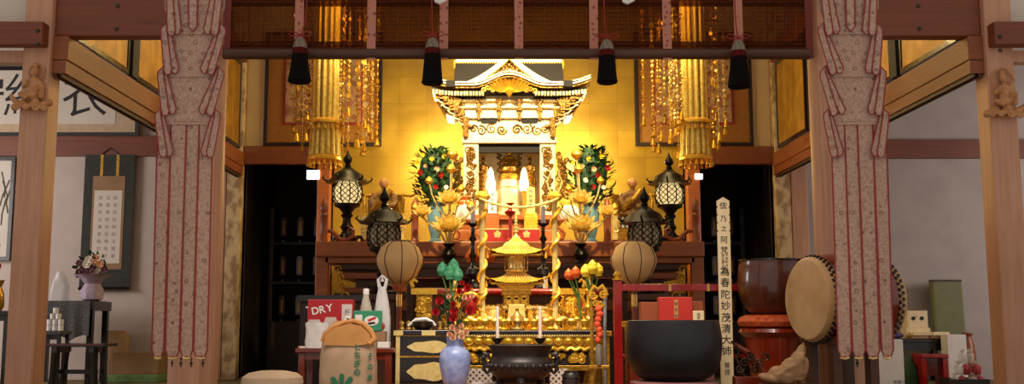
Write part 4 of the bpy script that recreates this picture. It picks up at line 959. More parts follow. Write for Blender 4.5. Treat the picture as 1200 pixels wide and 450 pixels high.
# nearer dark lanterns on tall stands, and round paper lanterns on poles
for px, nm in ((449, 'left'), (757, 'right')):
    Y = 10.4; k = sc_(Y, 250)
    p = at(px, 345, Y); r0 = T('lantern_stand', 'dark square pedestal under the %s near bronze lantern' % nm, 'pedestal', (p.x, Y, 0)); zt = p.z
    m = MB(); m.box(-.2, .2, -.2, .2, 0, .06); m.box(-.13, .13, -.13, .13, .06, zt - .06); m.box(-.2, .2, -.2, .2, zt - .06, zt); m.build('pedestal_body', 'wood_dark', r0, smooth=0, bevel=.006)
    tourou(px, 220, 345, Y, 'large dark bronze lantern with dull mesh globe behind the %s round paper lantern' % nm, 'near bronze lanterns', zbase=zt, lit=False)
for px, nm in ((468, 'left'), (743, 'right')):
    Y = 9.2; k = sc_(Y, 310); p = at(px, 333, Y); r = T('paper_lantern', 'round ribbed paper lantern on a dark red pole, %s side of the altar' % nm, 'lantern', (p.x, Y, 0), 'round paper lanterns'); z0 = p.z / k
    m = MB(k); m.lathe([(9, z0), (20, z0 + 9), (26.5, z0 + 23), (27, z0 + 31), (22, z0 + 43), (12, z0 + 50)], n=30); m.build('shade', 'bonbori', r)
    m = MB(k)
    for i in range(8):
        a = 2 * pi * (i + .25) / 8; m.tube([(q * cos(a), q * sin(a), z) for q, z in ((9.3, z0), (20.3, z0 + 9), (26.8, z0 + 23), (27.3, z0 + 31), (22.3, z0 + 43), (12.2, z0 + 50))], .55, 5)
    m.build('rib', 'wood_dark', r)
    m = MB(k); m.lathe([(12.5, z0 + 49.5), (12.5, z0 + 51), (3, z0 + 51.5)], n=20); m.build('top_ring', 'wood_dark', r)
    m = MB(k); m.lathe([(6, z0 - 9), (9.5, z0 - 1), (9.5, z0 + 1)], n=16); m.build('holder', 'wood_post', r)
    m = MB(k); m.lathe([(17, 0), (16, 5), (3.6, 9), (3, z0 - 9)], n=14); m.build('pole', 'redwood', r)
    m = MB(k); m.lathe([(3.7, z0 - 26), (3.7, z0 - 12)], n=14); m.build('gold_band', 'brass', r)

# ================================================================== GOLD FRONT DESK WITH VESSELS
Y0 = 8.75; DZ = .71; k = sc_(8.8, 395)
r = T('carved_altar_desk', 'long gold carved altar desk with a black top edge in front of the pagoda', 'table', (at(619, 390, 8.8).x, Y0, 0))
w = 79
m = MB(k); zt = DZ / k; m.box(-w, w, -1, 74, zt - 4.5, zt); m.build('table_top', 'black', r, smooth=0, bevel=.5)
m = MB(k)
for i in range(54): m.ell((-w + 1.6 + i * 2.92, -1, zt - 6), (1.3, 1.3, 1.5), 6, 4)
m.build('bead_row', 'gold_p', r)
m = MB(k); m.box(-w + 2, w - 2, 1, 70, zt - 20, zt - 4.5); m.build('upper_frieze', 'gold_d', r, smooth=0)
m = MB(k)
for i in range(13):
    x = -w + 9 + i * 11.7; m.ell((x, 0, zt - 12), (5.4, 2.6, 4.2), 12, 8)
    m.scroll(x, zt - 12, 5.4, 1.2, 1, -1, 1 if i % 2 else -1, i, 14)
m.build('lobed_carving', 'gold', r)
m = MB(k); pts = [(-w - 2 + i * 2.2, -2 + .5 * sin(i), zt - 21 + 1.2 * sin(i * 1.3)) for i in range(int(2 * w / 2.2) + 3)]; m.tube(pts, 2.2, 6); m.build('rope_moulding', 'gold', r)
m = MB(k); m.box(-w + 6, w - 6, 3, 66, zt - 40, zt - 22); m.build('lower_frieze', 'shade', r, smooth=0)
m = MB(k); carve(m, -w + 7, w - 7, zt - 39, zt - 24, 1.5, 60, 1.2, 9); m.build('openwork', 'gold', r)
m = MB(k); m.box(-w + 2, w - 2, 0, 68, zt - 46, zt - 40); m.build('base_rail', 'gold_d', r, smooth=0, bevel=.5)
for s in (-1, 1):
    for yy in (3, 62):
        m = MB(k); m.tube([(s * (w - 6), yy, zt - 22), (s * (w - 3), yy, zt - 40), (s * (w - 8), yy, zt - 70), (s * (w - 4), yy, 3), (s * (w + 3), yy, 1.5)], [4, 4.4, 3.4, 3.4, 2.4], 8); m.build('cabriole_leg', 'gold_d', r)
# row of small gold offering vessels
cup0 = None; ZT = DZ
def cup(x, y, s, label, kind_=0):
    r = T('offering_vessel', label, 'vessel', (x, y, ZT), 'small gold vessels on the carved desk')
    if kind_ == 0:
        m = MB(s); m.lathe([(4, 0), (4, 1.2), (1.6, 2.4), (1.4, 5), (2.2, 6), (5, 9), (5.6, 12), (5.2, 12.4), (3, 10)], n=16); m.build('cup', 'gold', r)
        m = MB(s); m.ell((0, 0, 12.6), (4.4, 4.4, 2.4), 12, 6); m.build('rice_heap', 'gold_p', r)
    elif kind_ == 1:
        m = MB(s); m.lathe([(5, 0), (5.4, 2), (3, 4), (4.6, 8), (5, 12), (2, 15), (2, 18), (4.4, 21)], n=16); m.build('flask', 'gold', r)
        m = MB(s)
        for j in range(7): m.petal((0, 0, 20), (cos(j * .9), sin(j * .9), 1.1), 9, 3.4, .3)
        m.build('metal_leaf', 'brass', r)
    else:
        m = MB(s); m.lathe([(7, 0), (7.4, 2), (5, 4), (5.4, 6), (7.4, 9), (6.6, 13), (3, 16), (1.4, 19), (2, 21), (.4, 24)], n=18); m.build('lidded_bowl', 'brass', r)
    return r
kk = sc_(8.95, 380); labs = ['first from the left end', 'second from the left end', 'third from the left end', 'fourth from the left end', 'fifth from the left end', 'just left of the middle', 'at the middle', 'just right of the middle', 'fifth from the right end', 'fourth from the right end', 'third from the right end', 'second from the right end', 'at the right end']
xsr = [546, 556, 568, 580, 590, 597, 606, 616, 626, 640, 655, 670, 685]
for i, px in enumerate(xsr):
    kd = 2 if i == 6 else (1 if i in (0, 12, 4, 8) else 0)
    cup(at(px, 385, 9.0).x, 8.98 + (.06 if i % 2 else 0), kk * (.95 if kd != 2 else 1.2), 'gold %s in front row on carved desk, %s' % (['heaped cup', 'leafed flask', 'lidded bowl'][kd], labs[i]), kd)
xb = [551, 562, 574, 586, 630, 645, 660, 676, 690]
for i, px in enumerate(xb):
    cup(at(px, 378, 9.3).x, 9.27, kk * 1.12, 'gold %s in back row on the carved desk, %s' % (['heaped cup', 'flask with metal leaves'][i % 2], ['first', 'second', 'third', 'fourth', 'fifth', 'sixth', 'seventh', 'eighth', 'ninth'][i] + ' from the left'), i % 2)

# ================================================================== FOREGROUND, CENTRE
t = table('incense_table', 'low wide wooden table before the carved desk bearing burner and blue vase', -.98, .66, 6.72, 7.62, .335, .05, 'wood_dais', 'wood_dark')
TZ = .335
# black incense burner
Y = 7.2; k = sc_(Y, 420); p = at(610, 452, Y); r = T('incense_burner', 'big black round incense burner with lug handles and relief band', 'incense burner', (p.x, Y, TZ)); H = (at(610, 404, Y).z - TZ) / k
m = MB(k); m.lathe([(14, 9), (26, 10), (34, 16), (38, 24), (38.5, 29), (36, 33), (33, 36), (33, 39), (37, H - 3), (39, H), (36, H + .4), (32, H - 4), (31, H - 8), (4, H - 9)], n=40); m.build('bowl', 'iron', r)
m = MB(k)
for i in range(26):
    a = 2 * pi * i / 26; m.ell((38.4 * cos(a), 38.4 * sin(a), 26), (3.4, 3.4, 3), 8, 5); m.ell((36.6 * cos(a + .12), 36.6 * sin(a + .12), 20.5), (1.6, 1.6, 1.6), 6, 4)
m.build('relief_band', 'iron', r)
m = MB(k); m.lathe([(30, H - 8), (20, H - 5), (.5, H - 4)], n=24); m.build('ash_bed', 'ash', r)
for s in (-1, 1):
    m = MB(k); m.tube([(s * 36, 0, 37), (s * 42, 0, 39), (s * 44, 0, 33), (s * 41, 0, 27), (s * 43, 0, 21), (s * 39, 0, 17), (s * 35, 0, 20)], [3, 3.4, 3.4, 3, 2.6, 2.2, 1.6], 8); m.ell((s * 43, -1, 35), (3, 3.4, 3.4), 8, 6); m.build('lug_handle', 'iron', r)
for i in range(3):
    a = -pi / 2 + i * 2 * pi / 3; m = MB(k); m.tube([(24 * cos(a), 24 * sin(a), 14), (28 * cos(a), 28 * sin(a), 7), (25 * cos(a), 25 * sin(a), 3), (27 * cos(a), 27 * sin(a), 0)], [6, 5, 4, 4.4], 10); m.build('foot', 'iron', r)
M_ash = None
# two thin candles on dark holders behind the burner (stand on the low table)
for px, nm in ((583, 'left'), (633, 'right')):
    Y = 7.58; k = sc_(Y, 390); p = at(px, 398, Y); h = (p.z - TZ) / k; r = T('thin_candle_holder', 'slender white candle on dark holder behind the burner, %s one' % nm, 'candle', (p.x, Y, TZ), 'slender candles')
    m = MB(k); m.lathe([(7, 0), (7, 1.5), (2, 3), (1.6, h - 6), (6.5, h), (6.8, h + 2), (2, h + 1)], n=14); m.build('holder', 'bronze', r)
    MB(k).lathe([(2.1, h), (1.9, h + 38), (.4, h + 39)], n=10).build('candle', 'candle', r)
# blue vase with flowers
Y = 7.2; k = sc_(Y, 420); p = at(533, 450, Y); r = T('blue_vase', 'mottled blue vase holding red carnations and cream blooms', 'vase', (p.x, Y, TZ)); H = (at(533, 395, Y).z - TZ) / k
m = MB(k); m.lathe([(11, 0), (12, 1), (15, 10), (18, 25), (18.5, 34), (17, 41), (12.5, 46), (10, 48), (9.6, H - 3), (11, H), (9, H + .2), (8.4, H - 4)], n=36); m.build('vase_body', 'blue', r)
g = random.Random(4); m = MB(k)
for i in range(120):
    a = g.random() * 2 * pi; z = H + 4 + g.random() * 44; R0 = 4 + 14 * g.random() * min(1, (z - H) / 20); m.m = g.random() < .4
    m.petal((R0 * cos(a), R0 * sin(a) * .7 - 1, z), (cos(a) + g.uniform(-.5, .5), sin(a), g.uniform(.2, 1.6)), g.uniform(6, 12), g.uniform(1.6, 3.4), g.uniform(-.3, .4))
for i in range(18):
    a = g.random() * 2 * pi; m.tube([(2 * cos(a), 2 * sin(a), H - 8), (9 * cos(a), 7 * sin(a), H + 20), (14 * cos(a), 9 * sin(a), H + 44)], .55, 4)
m.build('stems_and_leaves', ['leaf_d', 'leaf'], r)
def fl(name, mt, x, z, s, y=-9):
    m = MB(k)
    for l in range(3):
        for j in range(8):
            a = 2 * pi * j / 8 + l * .35; m.petal((x, y - l * .6, z), (cos(a), -.3 - l * .55, sin(a)), s * (1.05 - l * .22), s * .8, .25, (0, -1, 0), cup=.5)
    m.ell((x, y - 1, z), s * .5, 8, 6); m.build(name, mt, r)
for px, py, s in ((515, 349, 6), (511, 362, 5.5), (532, 361, 6.5), (531, 369, 6), (550, 360, 6.5), (548, 334, 6), (541, 328, 4), (557, 348, 4), (538, 338, 4.5), (531, 353, 4.5)):
    fl('carnation', 'f_red', px - 533, (450 - py) + (TZ - p.z) / k * 0 , s)
for px, py, s in ((531, 391, 5), (536, 383, 5), (541, 390, 5), (546, 385, 4.5), (530, 380, 4.5), (527, 388, 4), (553, 343, 4), (544, 345, 4), (526, 344, 3.5), (541, 378, 4)):
    fl('cream_bloom', 'f_pink', px - 533, 450 - py, s, -11)
# green lotus buds on long stems, standing in a slim jar; red and yellow ones on the other side
def buds(px0, pyb, Y, zb, items, label, jar_m, group):
    k = sc_(Y, 340); p = at(px0, pyb, Y); r = T('lotus_bud_spray', label, 'flowers', (p.x, Y, zb), group); zf = lambda py: (at(px0, py, Y).z - zb) / k
    m = MB(k); h = zf(pyb - 14); m.lathe([(6, 0), (6.5, h * .3), (4, h * .7), (5, h)], n=14); m.build('jar', jar_m, r)
    for px, py, s, mt, dy in items:
        x = (px - px0); z = zf(py); m = MB(k); m.tube([(0, 0, h - 2), (x * .3, 0, h + (z - h) * .5), (x, dy, z - s)], 1, 6); st = m.build('stem', 'leaf' if mt != 'f_grn' else 'leaf', r)
        m = MB(k)
        for l in range(2):
            for j in range(5):
                a = 2 * pi * j / 5 + l * .6; m.petal((x + .5 * s * cos(a), dy + .5 * s * sin(a), z - s), (cos(a) * .28, sin(a) * .28, 1), s * 1.7, s * .9, .12, (-cos(a), -sin(a), .2), cup=-.2)
        m.lathe([(.3 * s, -1.05 * s), (.85 * s, -.5 * s), (.95 * s, 0), (.66 * s, .75 * s), (.1 * s, 1.35 * s)], (x, dy, z), 14); m.build('lotus_bud', mt, st)
buds(528, 389, 8.35, 0, [(518, 316, 7, 'f_grn', 1), (527, 320, 7.5, 'f_grn', -3), (531, 312, 7, 'f_grn', 3), (536, 322, 7, 'f_grn', -2)], 'spray of green lotus buds on long stems above the blue vase', 'bronze', None)
buds(681, 388, 9.15, DZ, [(667, 322, 5.5, 'f_or', 0), (675, 320, 6, 'f_or', -3), (671, 323, 5, 'f_or', 3)], 'spray of orange lotus buds at the right end of the carved desk', 'brass', None)
buds(693, 388, 9.3, DZ, [(687, 318, 6.5, 'f_yel', 0), (695, 314, 7, 'f_yel', -3), (702, 317, 6.5, 'f_yel', 1), (690, 322, 5, 'f_yel', 3)], 'spray of yellow lotus buds at the right end of the carved desk', 'brass', None)
# lattice patterned boxes, small jar, book, white tray
for px, w, nm in ((562, 15, 'left'), (655, 11, 'right')):
    Y = 7.56; k = sc_(Y, 430); p = at(px, 445, Y)
    o = one(MB(k).box(-w, w, -4, 4, 0, 18), 'lattice_box', 'lattice', 'small box with white lattice pattern %s of the black burner' % nm, 'box', (p.x, Y, TZ), smooth=0, bevel=.5)
Y = 7.1; k = sc_(Y, 440); p = at(669, 450, Y); r = T('small_jar', 'small dark ribbed jar right of the black burner', 'jar', (p.x, Y, TZ))
m = MB(k); m.lathe([(8, 0), (9.5, 3), (10, 10), (9, 17), (7, 19), (7.6, 21), (6, 21)], n=20, lobes=10, lob=.03); m.build('jar_body', 'iron', r)
for z in (6, 13): MB(k).tube([(10.2 * cos(t), 10.2 * sin(t), z) for t in [2 * pi * i / 20 for i in range(20)]], .6, 4, closed=True).build('band', 'bronze_l', r)
p = at(518, 447, 7.0); one(MB(sc_(7)).box(-15, 15, -9, 9, 0, 5), 'cloth_book', 'blue_book', 'folded blue cloth bound book in front of the blue vase', 'book', (p.x, 6.93, TZ), rz=.2, smooth=0, bevel=.6)
p = at(563, 447, 7.1); one(MB(sc_(7)).box(-14, 14, -6, 6, 0, 5.5), 'white_tray', 'white', 'flat white paper packet between the blue vase and the burner', 'packet', (p.x + .02, 7.33, TZ), smooth=0, bevel=.4)
# incense stick rest on the right: tall block
Y = 7.9
# big black bowl gong on cushion and stand
Y = 6.95; k = sc_(Y, 410); p = at(790, 446, Y); zb = p.z
r0 = T('gong_stand', 'low dark round stand under the big black bowl gong', 'stand', (p.x, Y, 0)); m = MB(k); hz = zb / k - 7; m.lathe([(44, 0), (46, 4), (38, 10), (36, hz - 8), (46, hz - 3), (46, hz)], n=32); m.build('stand_body', 'wood_dark', r0)
m = MB(k); m.lathe([(40, 0), (50, 2), (51, 5), (46, 7), (20, 7)], n=32, lobes=16, lob=.02); one(m, 'gong_cushion', 'cushion', 'pinkish round cushion beneath the big black bowl gong', 'cushion', (p.x, Y, hz * k))
r = T('bowl_gong', 'very large black metal bowl gong with open rim', 'gong', (p.x, Y, zb)); H = (at(790, 375, Y).z - zb) / k
m = MB(k); m.lathe([(20, 0), (34, 1), (43, 5), (50, 13), (54.4, 25), (56.3, 40), (56, 52), (54.2, 64), (53, H - 1), (51.5, H), (50, H - 1), (52, 50), (50, 25), (40, 8), (4, 5)], n=48); m.build('bowl', 'gong', r)
m = MB(k); m.tube([(0, -30, 0), (0, -30, 1)], .1, 4)
# striker resting behind
p = at(850, 412, 7.25); one(MB(.006).tube([(-14, 0, -4), (-2, 0, 0), (10, 0, 3)], [2.2, 2.8, 3.8], 10), 'gong_striker', 'wood_post', 'short wooden gong striker sticking out beside the black bowl', 'striker', (p.x, 7.3, p.z)) if False else None
# red boxes behind the gong on a table
TB = at(790, 376, 7.75).z
table('red_rail_table', 'dark red lacquered table behind the big black bowl gong', at(735, 380, 7.6).x, at(838, 380, 7.6).x, 7.55, 7.95, TB, .05, 'redwood', 'redwood')
def pbox(name, px0, px1, pyt, Y, zb, depth, mt, label, cat='box', rz=0, group=None, py_tilt=0):
    a = at(px0, pyt, Y); b = at(px1, pyt, Y); w = (b.x - a.x) / 2; h = a.z - zb
    r = T(name, label, cat, ((a.x + b.x) / 2, Y, zb), group, rz); MB().box(-w, w, 0, depth, 0, h).build('box_body', mt, r, smooth=0, bevel=.004); return r, w, h
r, w, h = pbox('red_gift_box', 772, 811, 348, 7.62, TB, .12, 'red_box', 'bright red box with gold paper label standing behind the black bowl', rz=-.05)
MB().box(-.012, .018, -.003, .0, .02, h - .02).build('paper_label', 'kraft_o', r, smooth=0)
m = MB()
for i, ch in enumerate('御供物'): m.glyph(ch, .003, h - .05 - i * .045, .028, -.004, .005)
m.build('lettering', 'ink2', r, smooth=0)
pbox('brown_gift_box', 751, 773, 354, 7.66, TB, .12, 'brown_box', 'orange brown box left of the bright red box')
pbox('brown_gift_box', 811, 824, 353, 7.74, TB, .1, 'brown_box', 'dark brown box right of the bright red box')
r, w, h = pbox('name_plaque', 812, 825, 364, 7.58, TB, .02, 'wood_pale', 'small pale wooden plaque right of the bright red box', 'plaque')
m = MB()
m.glyph('供', 0, h * .62, .026, -.002, .004); m.glyph('養', 0, h * .3, .026, -.002, .004); m.build('lettering', 'ink2', r, smooth=0)
# red lacquer railing
Y = 8.68; r = T('red_railing', 'bright red lacquered railing running right from the gold desk to behind the tall tablet', 'railing', (at(725, 440, Y).x, Y, 0)); k = sc_(Y, 380); zf = lambda py: at(725, py, Y).z / k
for x, nm in ((0, 0), (172, 1)):
    m = MB(k); m.box(x - 5, x + 5, -3, 3, 0, zf(328)); m.build('post', 'red', r, smooth=0, bevel=.6)
for y0, y1, x0 in ((333, 341, -5), (415, 419, -5)):
    m = MB(k); m.box(x0, 175, -2.4, 2.4, zf(y1), zf(y0)); m.build('rail', 'red', r, smooth=0, bevel=.5)
for x in (-5, 60, 105): MB(k).box(x, x + 3, -2.8, 2.8, zf(341.3), zf(332.7)).build('brass_band', 'brass', r, smooth=0)
m = MB(k); m.lathe([(6, zf(328)), (6, zf(327)), (3, zf(326)), (5, zf(322)), (2, zf(318))], n=12); m.build('post_cap', 'gold', r)
# gold frame stand with orange cord
Y = 7.75; k = sc_(Y, 390); p = at(702, 449, Y); r = T('ornamental_gong_stand', 'upright gold scrolled frame with orange silk cord standing right of the gold desk', 'stand', (p.x, Y, 0)); zf = lambda py: at(702, py, Y).z / k
for s in (-1, 1):
    m = MB(k); m.tube([(s * 8, 0, 8), (s * 7.5, 0, zf(400)), (s * 8, 0, zf(352))], [2.4, 2, 2.2], 8); m.ell((s * 8, 0, zf(350)), (3, 3, 4), 10, 8); m.build('upright', 'gold_d' if s < 0 else 'silver', r)
m = MB(k); m.tube([(-8, 0, zf(352)), (-9, -1, zf(342)), (-5, -1, zf(335)), (0, -1, zf(339)), (5, -1, zf(335)), (9, -1, zf(341)), (8, 0, zf(352))], [2.4, 2.6, 2.8, 2.4, 2.8, 2.6, 2.4], 8)
for s in (-1, 1): m.scroll(s * 6, zf(346), 5, 1.5, 1.6, -2, s); m.scroll(s * 3, zf(356), 4, 1.4, 1.3, -2, -s)
m.build('scrolled_top', 'gold', r)
m = MB(k); m.tube([(0, -2, zf(352)), (0, -3, zf(362))], 1, 6)
for i in range(7):
    z = zf(362) - i * 6; m.ell((1.5 * sin(i * 1.7), -2, z), (4.6 - .2 * i, 3, 4.2), 10, 7)
m.build('orange_cord', 'orange_silk', r)
m = MB(k); m.lathe([(3, zf(428)), (4, zf(420)), (3.4, zf(406)), (1, zf(403))], (0, -2, 0), 12, lobes=8, lob=.1); m.build('cord_tassel', 'tassel_w', r)
for s in (-1, 1):
    m = MB(k); m.tube([(s * 8, 0, 18), (s * 10, -6, 12), (s * 14, -14, 6), (s * 20, -20, 2), (s * 25, -21, 5)], [3.4, 3.4, 3, 3, 2.2], 8); m.tube([(s * 8, 0, 18), (s * 10, 8, 8), (s * 12, 14, 1.5)], [3, 3, 2.4], 8); m.ell((s * 9, -8, 14), (3, 3, 4.5), 10, 6); m.build('curled_foot', 'gold_d', r)
MB(k).box(-12, 12, -3, 3, zf(432), zf(428)).build('cross_bar', 'gold_d', r, smooth=0, bevel=.5)

# tall wooden grave tablet with characters
Y = 7.85; k = sc_(Y, 330); p0 = at(852, 445, Y); top = at(847, 231, Y); Hm = top.z; r = T('wooden_grave_tablet', 'tall narrow pale wooden tablet with a column of black characters', 'tablet', (p0.x, Y, 0)); r.rotation_euler = (0, math.atan2(top.x - p0.x, Hm), 0)
w = .048; pts = [(-w, 0)]; H = Hm
prof = [(w, .0), (w, H - .27), (w * .8, H - .262), (w, H - .254), (w, H - .205), (w * .8, H - .198), (w, H - .19), (w, H - .145), (w * .8, H - .138), (w, H - .13), (w, H - .085), (w * .8, H - .078), (w, H - .07), (w, H - .03), (0, H)]
m = MB(); m.prism(prof + [(-x, z) for x, z in reversed(prof[:-1])], -.008, .008); m.build('board', 'wood_pale', r, smooth=0)
m = MB(); zpx = lambda py: at(850, py, Y).z
for ch, py, s in (('佉', 241, 9), ('乃', 256, 8), ('之', 268, 7), ('阿', 281, 9), ('梵', 293, 9)): m.glyph(ch, 0, zpx(py), s * k, -.0095, .008)
for ch, py in zip('為春陀妙茂清大姉', (321, 334, 348, 361, 375, 388, 401, 414)): m.glyph(ch, 0, zpx(py - 3), 11.4 * k, -.0095, .010)
for i in range(6): m.glyph('施主建立供養'[i], -.012, zpx(299 + i * 4), 4 * k, -.0095, .002); m.glyph('平成年月日立'[i], .016, zpx(299 + i * 4), 4 * k, -.0095, .002)
for i in range(2): m.glyph('菩提'[i], 0, zpx(428 + i * 8), 7 * k, -.0095, .004)
m.build('lettering', 'ink', r, smooth=0)

# ---------------------------------------------------------------- right: lacquer bowl on cushion, drum, driftwood
Y = 8.25; k = sc_(Y, 340); p = at(906, 368, Y); zc = at(906, 369, Y).z
r0 = T('lacquer_drum_stand', 'red lacquer round pedestal with gold fittings under the brown lacquer bowl', 'stand', (p.x, Y, 0)); h = at(906, 385, Y).z / k
m = MB(k); m.lathe([(36, 0), (37, 6), (30, 12), (28, 20), (24, 24), (24, 28), (30, 32), (31, 40), (26, 44), (27, 50), (33, h - 10), (40, h - 4), (38, h)], n=32, lobes=8, lob=.03); m.build('pedestal_body', 'redgloss', r0)
m = MB(k)
for z, q in ((24, 25.5), (44, 27.5)):
    for i in range(8): a = 2 * pi * i / 8; m.box(-5, 5, -q - 1, -q + 1, z, z + 4, rotm('Z', a))
for i in range(6): a = 2 * pi * i / 6 + .3; m.tube([(31 * cos(a), 31 * sin(a), 30), (33 * cos(a), 33 * sin(a), 38), (29 * cos(a), 29 * sin(a), 46)], 1.4, 6)
m.build('gold_fittings', 'gold_d', r0, smooth=.6)
m = MB(k); m.lathe([(30, 0), (39, 3), (41, 8), (38, 13), (30, 16), (12, 15)], n=32, lobes=12, lob=.03); one(m, 'bowl_cushion', 'cushion_red', 'orange red brocade cushion beneath the brown lacquer bowl', 'cushion', (p.x, Y, h * k))
r = T('lacquer_bowl', 'large brown lacquer bowl with dark rim on an orange cushion', 'bowl', (p.x, Y, zc)); H = (at(906, 305, Y).z - zc) / k
m = MB(k); m.lathe([(14, 0), (25, 2), (32, 8), (37, 18), (39.5, 30), (40, 42), (38.4, H - 8), (37, H - 2), (37.6, H), (35.6, H + .2), (35, H - 4), (37, 40), (33, 12), (5, 6)], n=44); m.build('bowl', 'bowlwood', r)
m = MB(k); m.tube([(37.4 * cos(t), 37.4 * sin(t), H - .4) for t in [2 * pi * i / 48 for i in range(48)]], 1.1, 6, closed=True); m.build('dark_rim', 'black', r)
# taiko
c0 = at(945, 351, 7.5); ang = R(75); ax = Vector((sin(ang), cos(ang), 0)); Rd = .308; L = .635
ctr = c0 + ax * (L / 2); r = T('taiko_drum', 'barrel drum with tan hide head facing left and black studded rim', 'drum', (ctr.x, ctr.y, 0)); zc = ctr.z
Mx = trm((0, 0, zc)) @ Matrix(((ax.x, -ax.y, 0, 0), (ax.y, ax.x, 0, 0), (0, 0, 1, 0), (0, 0, 0, 1))) @ rotm('Y', pi / 2)
m = MB(); m.lathe([(Rd * .98, -L / 2 + .03), (Rd * 1.08, -L / 4), (Rd * 1.12, 0), (Rd * 1.08, L / 4), (Rd * .98, L / 2 - .03)], (0, 0, 0), 40, Mx); m.build('barrel', 'redwood', r)
for s, nm in ((-1, 'near'), (1, 'far')):
    m = MB(); pr = [(.02, s * (L / 2 + .004)), (Rd * .93, s * (L / 2 + .002)), (Rd, s * (L / 2 - .02)), (Rd * 1.02, s * (L / 2 - .075))]
    if s < 0: pr = pr
    m.lathe(pr, (0, 0, 0), 44, Mx); hd = m.build('drum_head', 'drumskin', r)
    m = MB()
    for ring, off in ((.045, 0), (.07, .5)):
        for i in range(44):
            a = 2 * pi * (i + off) / 44; v = Mx @ Vector((Rd * 1.02 * cos(a), Rd * 1.02 * sin(a), s * (L / 2 - ring))); m.ell(v, .014, 6, 4)
    m.build('stud_row', 'black', hd)
m = MB(); q = Matrix(((ax.x, -ax.y, 0, 0), (ax.y, ax.x, 0, 0), (0, 0, 1, 0), (0, 0, 0, 1)))
for s in (-1, .5):
    m = MB(); m.box(s * .2 - .04, s * .2 + .04, -.24, .24, zc - Rd * 1.02, zc - Rd * .86, q); m.build('cradle', 'wood_dark', r, smooth=0)
    for t_ in (-1, 1): m = MB(); m.box(s * .2 - .035, s * .2 + .035, t_ * .15 - .035, t_ * .15 + .035, 0, zc - Rd * .86, q); m.build('stand_leg', 'wood_dark', r, smooth=0)
# driftwood
Y = 7.15; p = at(922, 452, Y); k = sc_(Y, 430); zt_ = at(922, 450, Y).z
r0 = T('driftwood_plinth', 'dark low plinth under the driftwood piece', 'plinth', (p.x, Y, 0)); MB().box(-.17, .19, -.12, .12, 0, zt_).build('plinth_body', 'wood_dark', r0, smooth=0, bevel=.008)
m = MB(k); g = random.Random(2)
for c, rr in (((-20, 0, 6), (14, 9, 6)), ((-8, 0, 10), (14, 10, 11)), ((4, 0, 16), (12, 10, 15)), ((12, 0, 24), (9, 8, 16)), ((17, 0, 34), (6, 6, 13)), ((19, 1, 16), (7, 8, 16)), ((-2, -6, 8), (10, 5, 8))): m.ell(c, rr, 12, 8, rotm('Y', .3))
for i in range(9): a = g.random() * 6; m.tube([(-14 + i * 3.6, -5, 4), (-8 + i * 3.2, -9, 13 + i * 2), (2 + i * 2, -5, 22 + i * 2.4)], [1.6, 2.4, 1.2], 6)
o = one(m, 'driftwood', 'drift', 'gnarled tan driftwood piece in front of the red lacquer pedestal', 'driftwood', (p.x, Y, zt_)); blob(o, 1.1 * k, 2)
# dark lacquer and metal ornament in front of tablet
Y = 7.5; p = at(880, 452, Y); k = sc_(Y, 430); r = T('incense_set', 'dark lacquer and metal ornament with curled brackets left of the driftwood', 'ornament', (p.x, Y, 0)); zf = lambda py: at(880, py, Y).z / k
m = MB(k); m.box(-20, 18, -8, 8, 0, zf(441)); m.build('base', 'redwood', r, smooth=0, bevel=.8)
m = MB(k); m.tube([(-18, 0, zf(404)), (-4, 0, zf(412)), (8, 0, zf(430)), (16, 0, zf(440))], [3, 4, 4, 3], 8); m.build('lacquer_arm', 'redwood', r)
m = MB(k)
for i in range(6): m.scroll(-14 + i * 6, zf(438) + 6 + (i % 3) * 7, 5, 1.4, 1.3, -6, 1 if i % 2 else -1, i)
m.tube([(-22, -2, zf(400)), (-12, -2, zf(409)), (-16, -2, zf(420)), (-8, -2, zf(440))], 1.6, 6); m.build('curled_bracket', 'bronze_l', r)

# ================================================================== FOREGROUND, LEFT
# small black cabinet with gilt edges
Y = 7.85; k = sc_(Y, 410); p = at(502, 450, Y); r = T('lacquer_cabinet', 'small black lacquer cabinet with gilt edges and pale cloud shaped panels', 'cabinet', (p.x, Y, 0)); zf = lambda py: at(502, py, Y).z / k
m = MB(k); m.box(-38, 38, 0, 44, zf(452), zf(393)); m.build('body', 'black', r, smooth=0)
m = MB(k); m.box(-41, 41, -3, 46, zf(393), zf(387)); m.build('top', 'black', r, smooth=0, bevel=.6)
for z0, z1_, nm in ((397, 416, 0), (421, 450, 1)):
    zc = (zf(z0) + zf(z1_)) / 2; hh = (zf(z0) - zf(z1_)) / 2
    m = MB(k); pts = []
    for i in range(32):
        a = 2 * pi * i / 32; pts.append((1 + 25 * cos(a) * (1 + .07 * cos(6 * a)), zc + hh * .72 * sin(a) * (1 + .12 * cos(5 * a))))
    m.prism(pts, -.8, .2); m.build('cloud_panel', 'gold_p', r, smooth=0)
for s in (-1, 1): MB(k).box(s * 36 - 2.5, s * 36 + 2.5, -2, 1, zf(452), zf(394)).build('gilt_upright', 'gold_p', r, smooth=0, bevel=.4)
for z in (419, 394): MB(k).box(-38, 38, -1.6, 1, zf(z), zf(z) + 2).build('gilt_rail', 'gold_d', r, smooth=0)
for x in (-38, 0, 38): MB(k).box(x - 8 + (x < 0) * 5, x + 8 - (x > 0) * 5, -4, -2.6, zf(393), zf(387.5)).build('gilt_mount', 'gold_p', r, smooth=0)
for s in (-1, 1):
    for yy in (2, 42): MB(k).box(s * 36 - 2.6, s * 36 + 2.6, yy - 2, yy + 2, 0, zf(452)).build('leg', 'black', r, smooth=0)
zt_ = at(502, 387, Y).z
p = at(495, 387, 7.95); r = T('brass_bowl', 'small brass bowl gong with a white striker resting across it on the cabinet', 'bowl', (p.x, 7.98, zt_)); k = sc_(7.95)
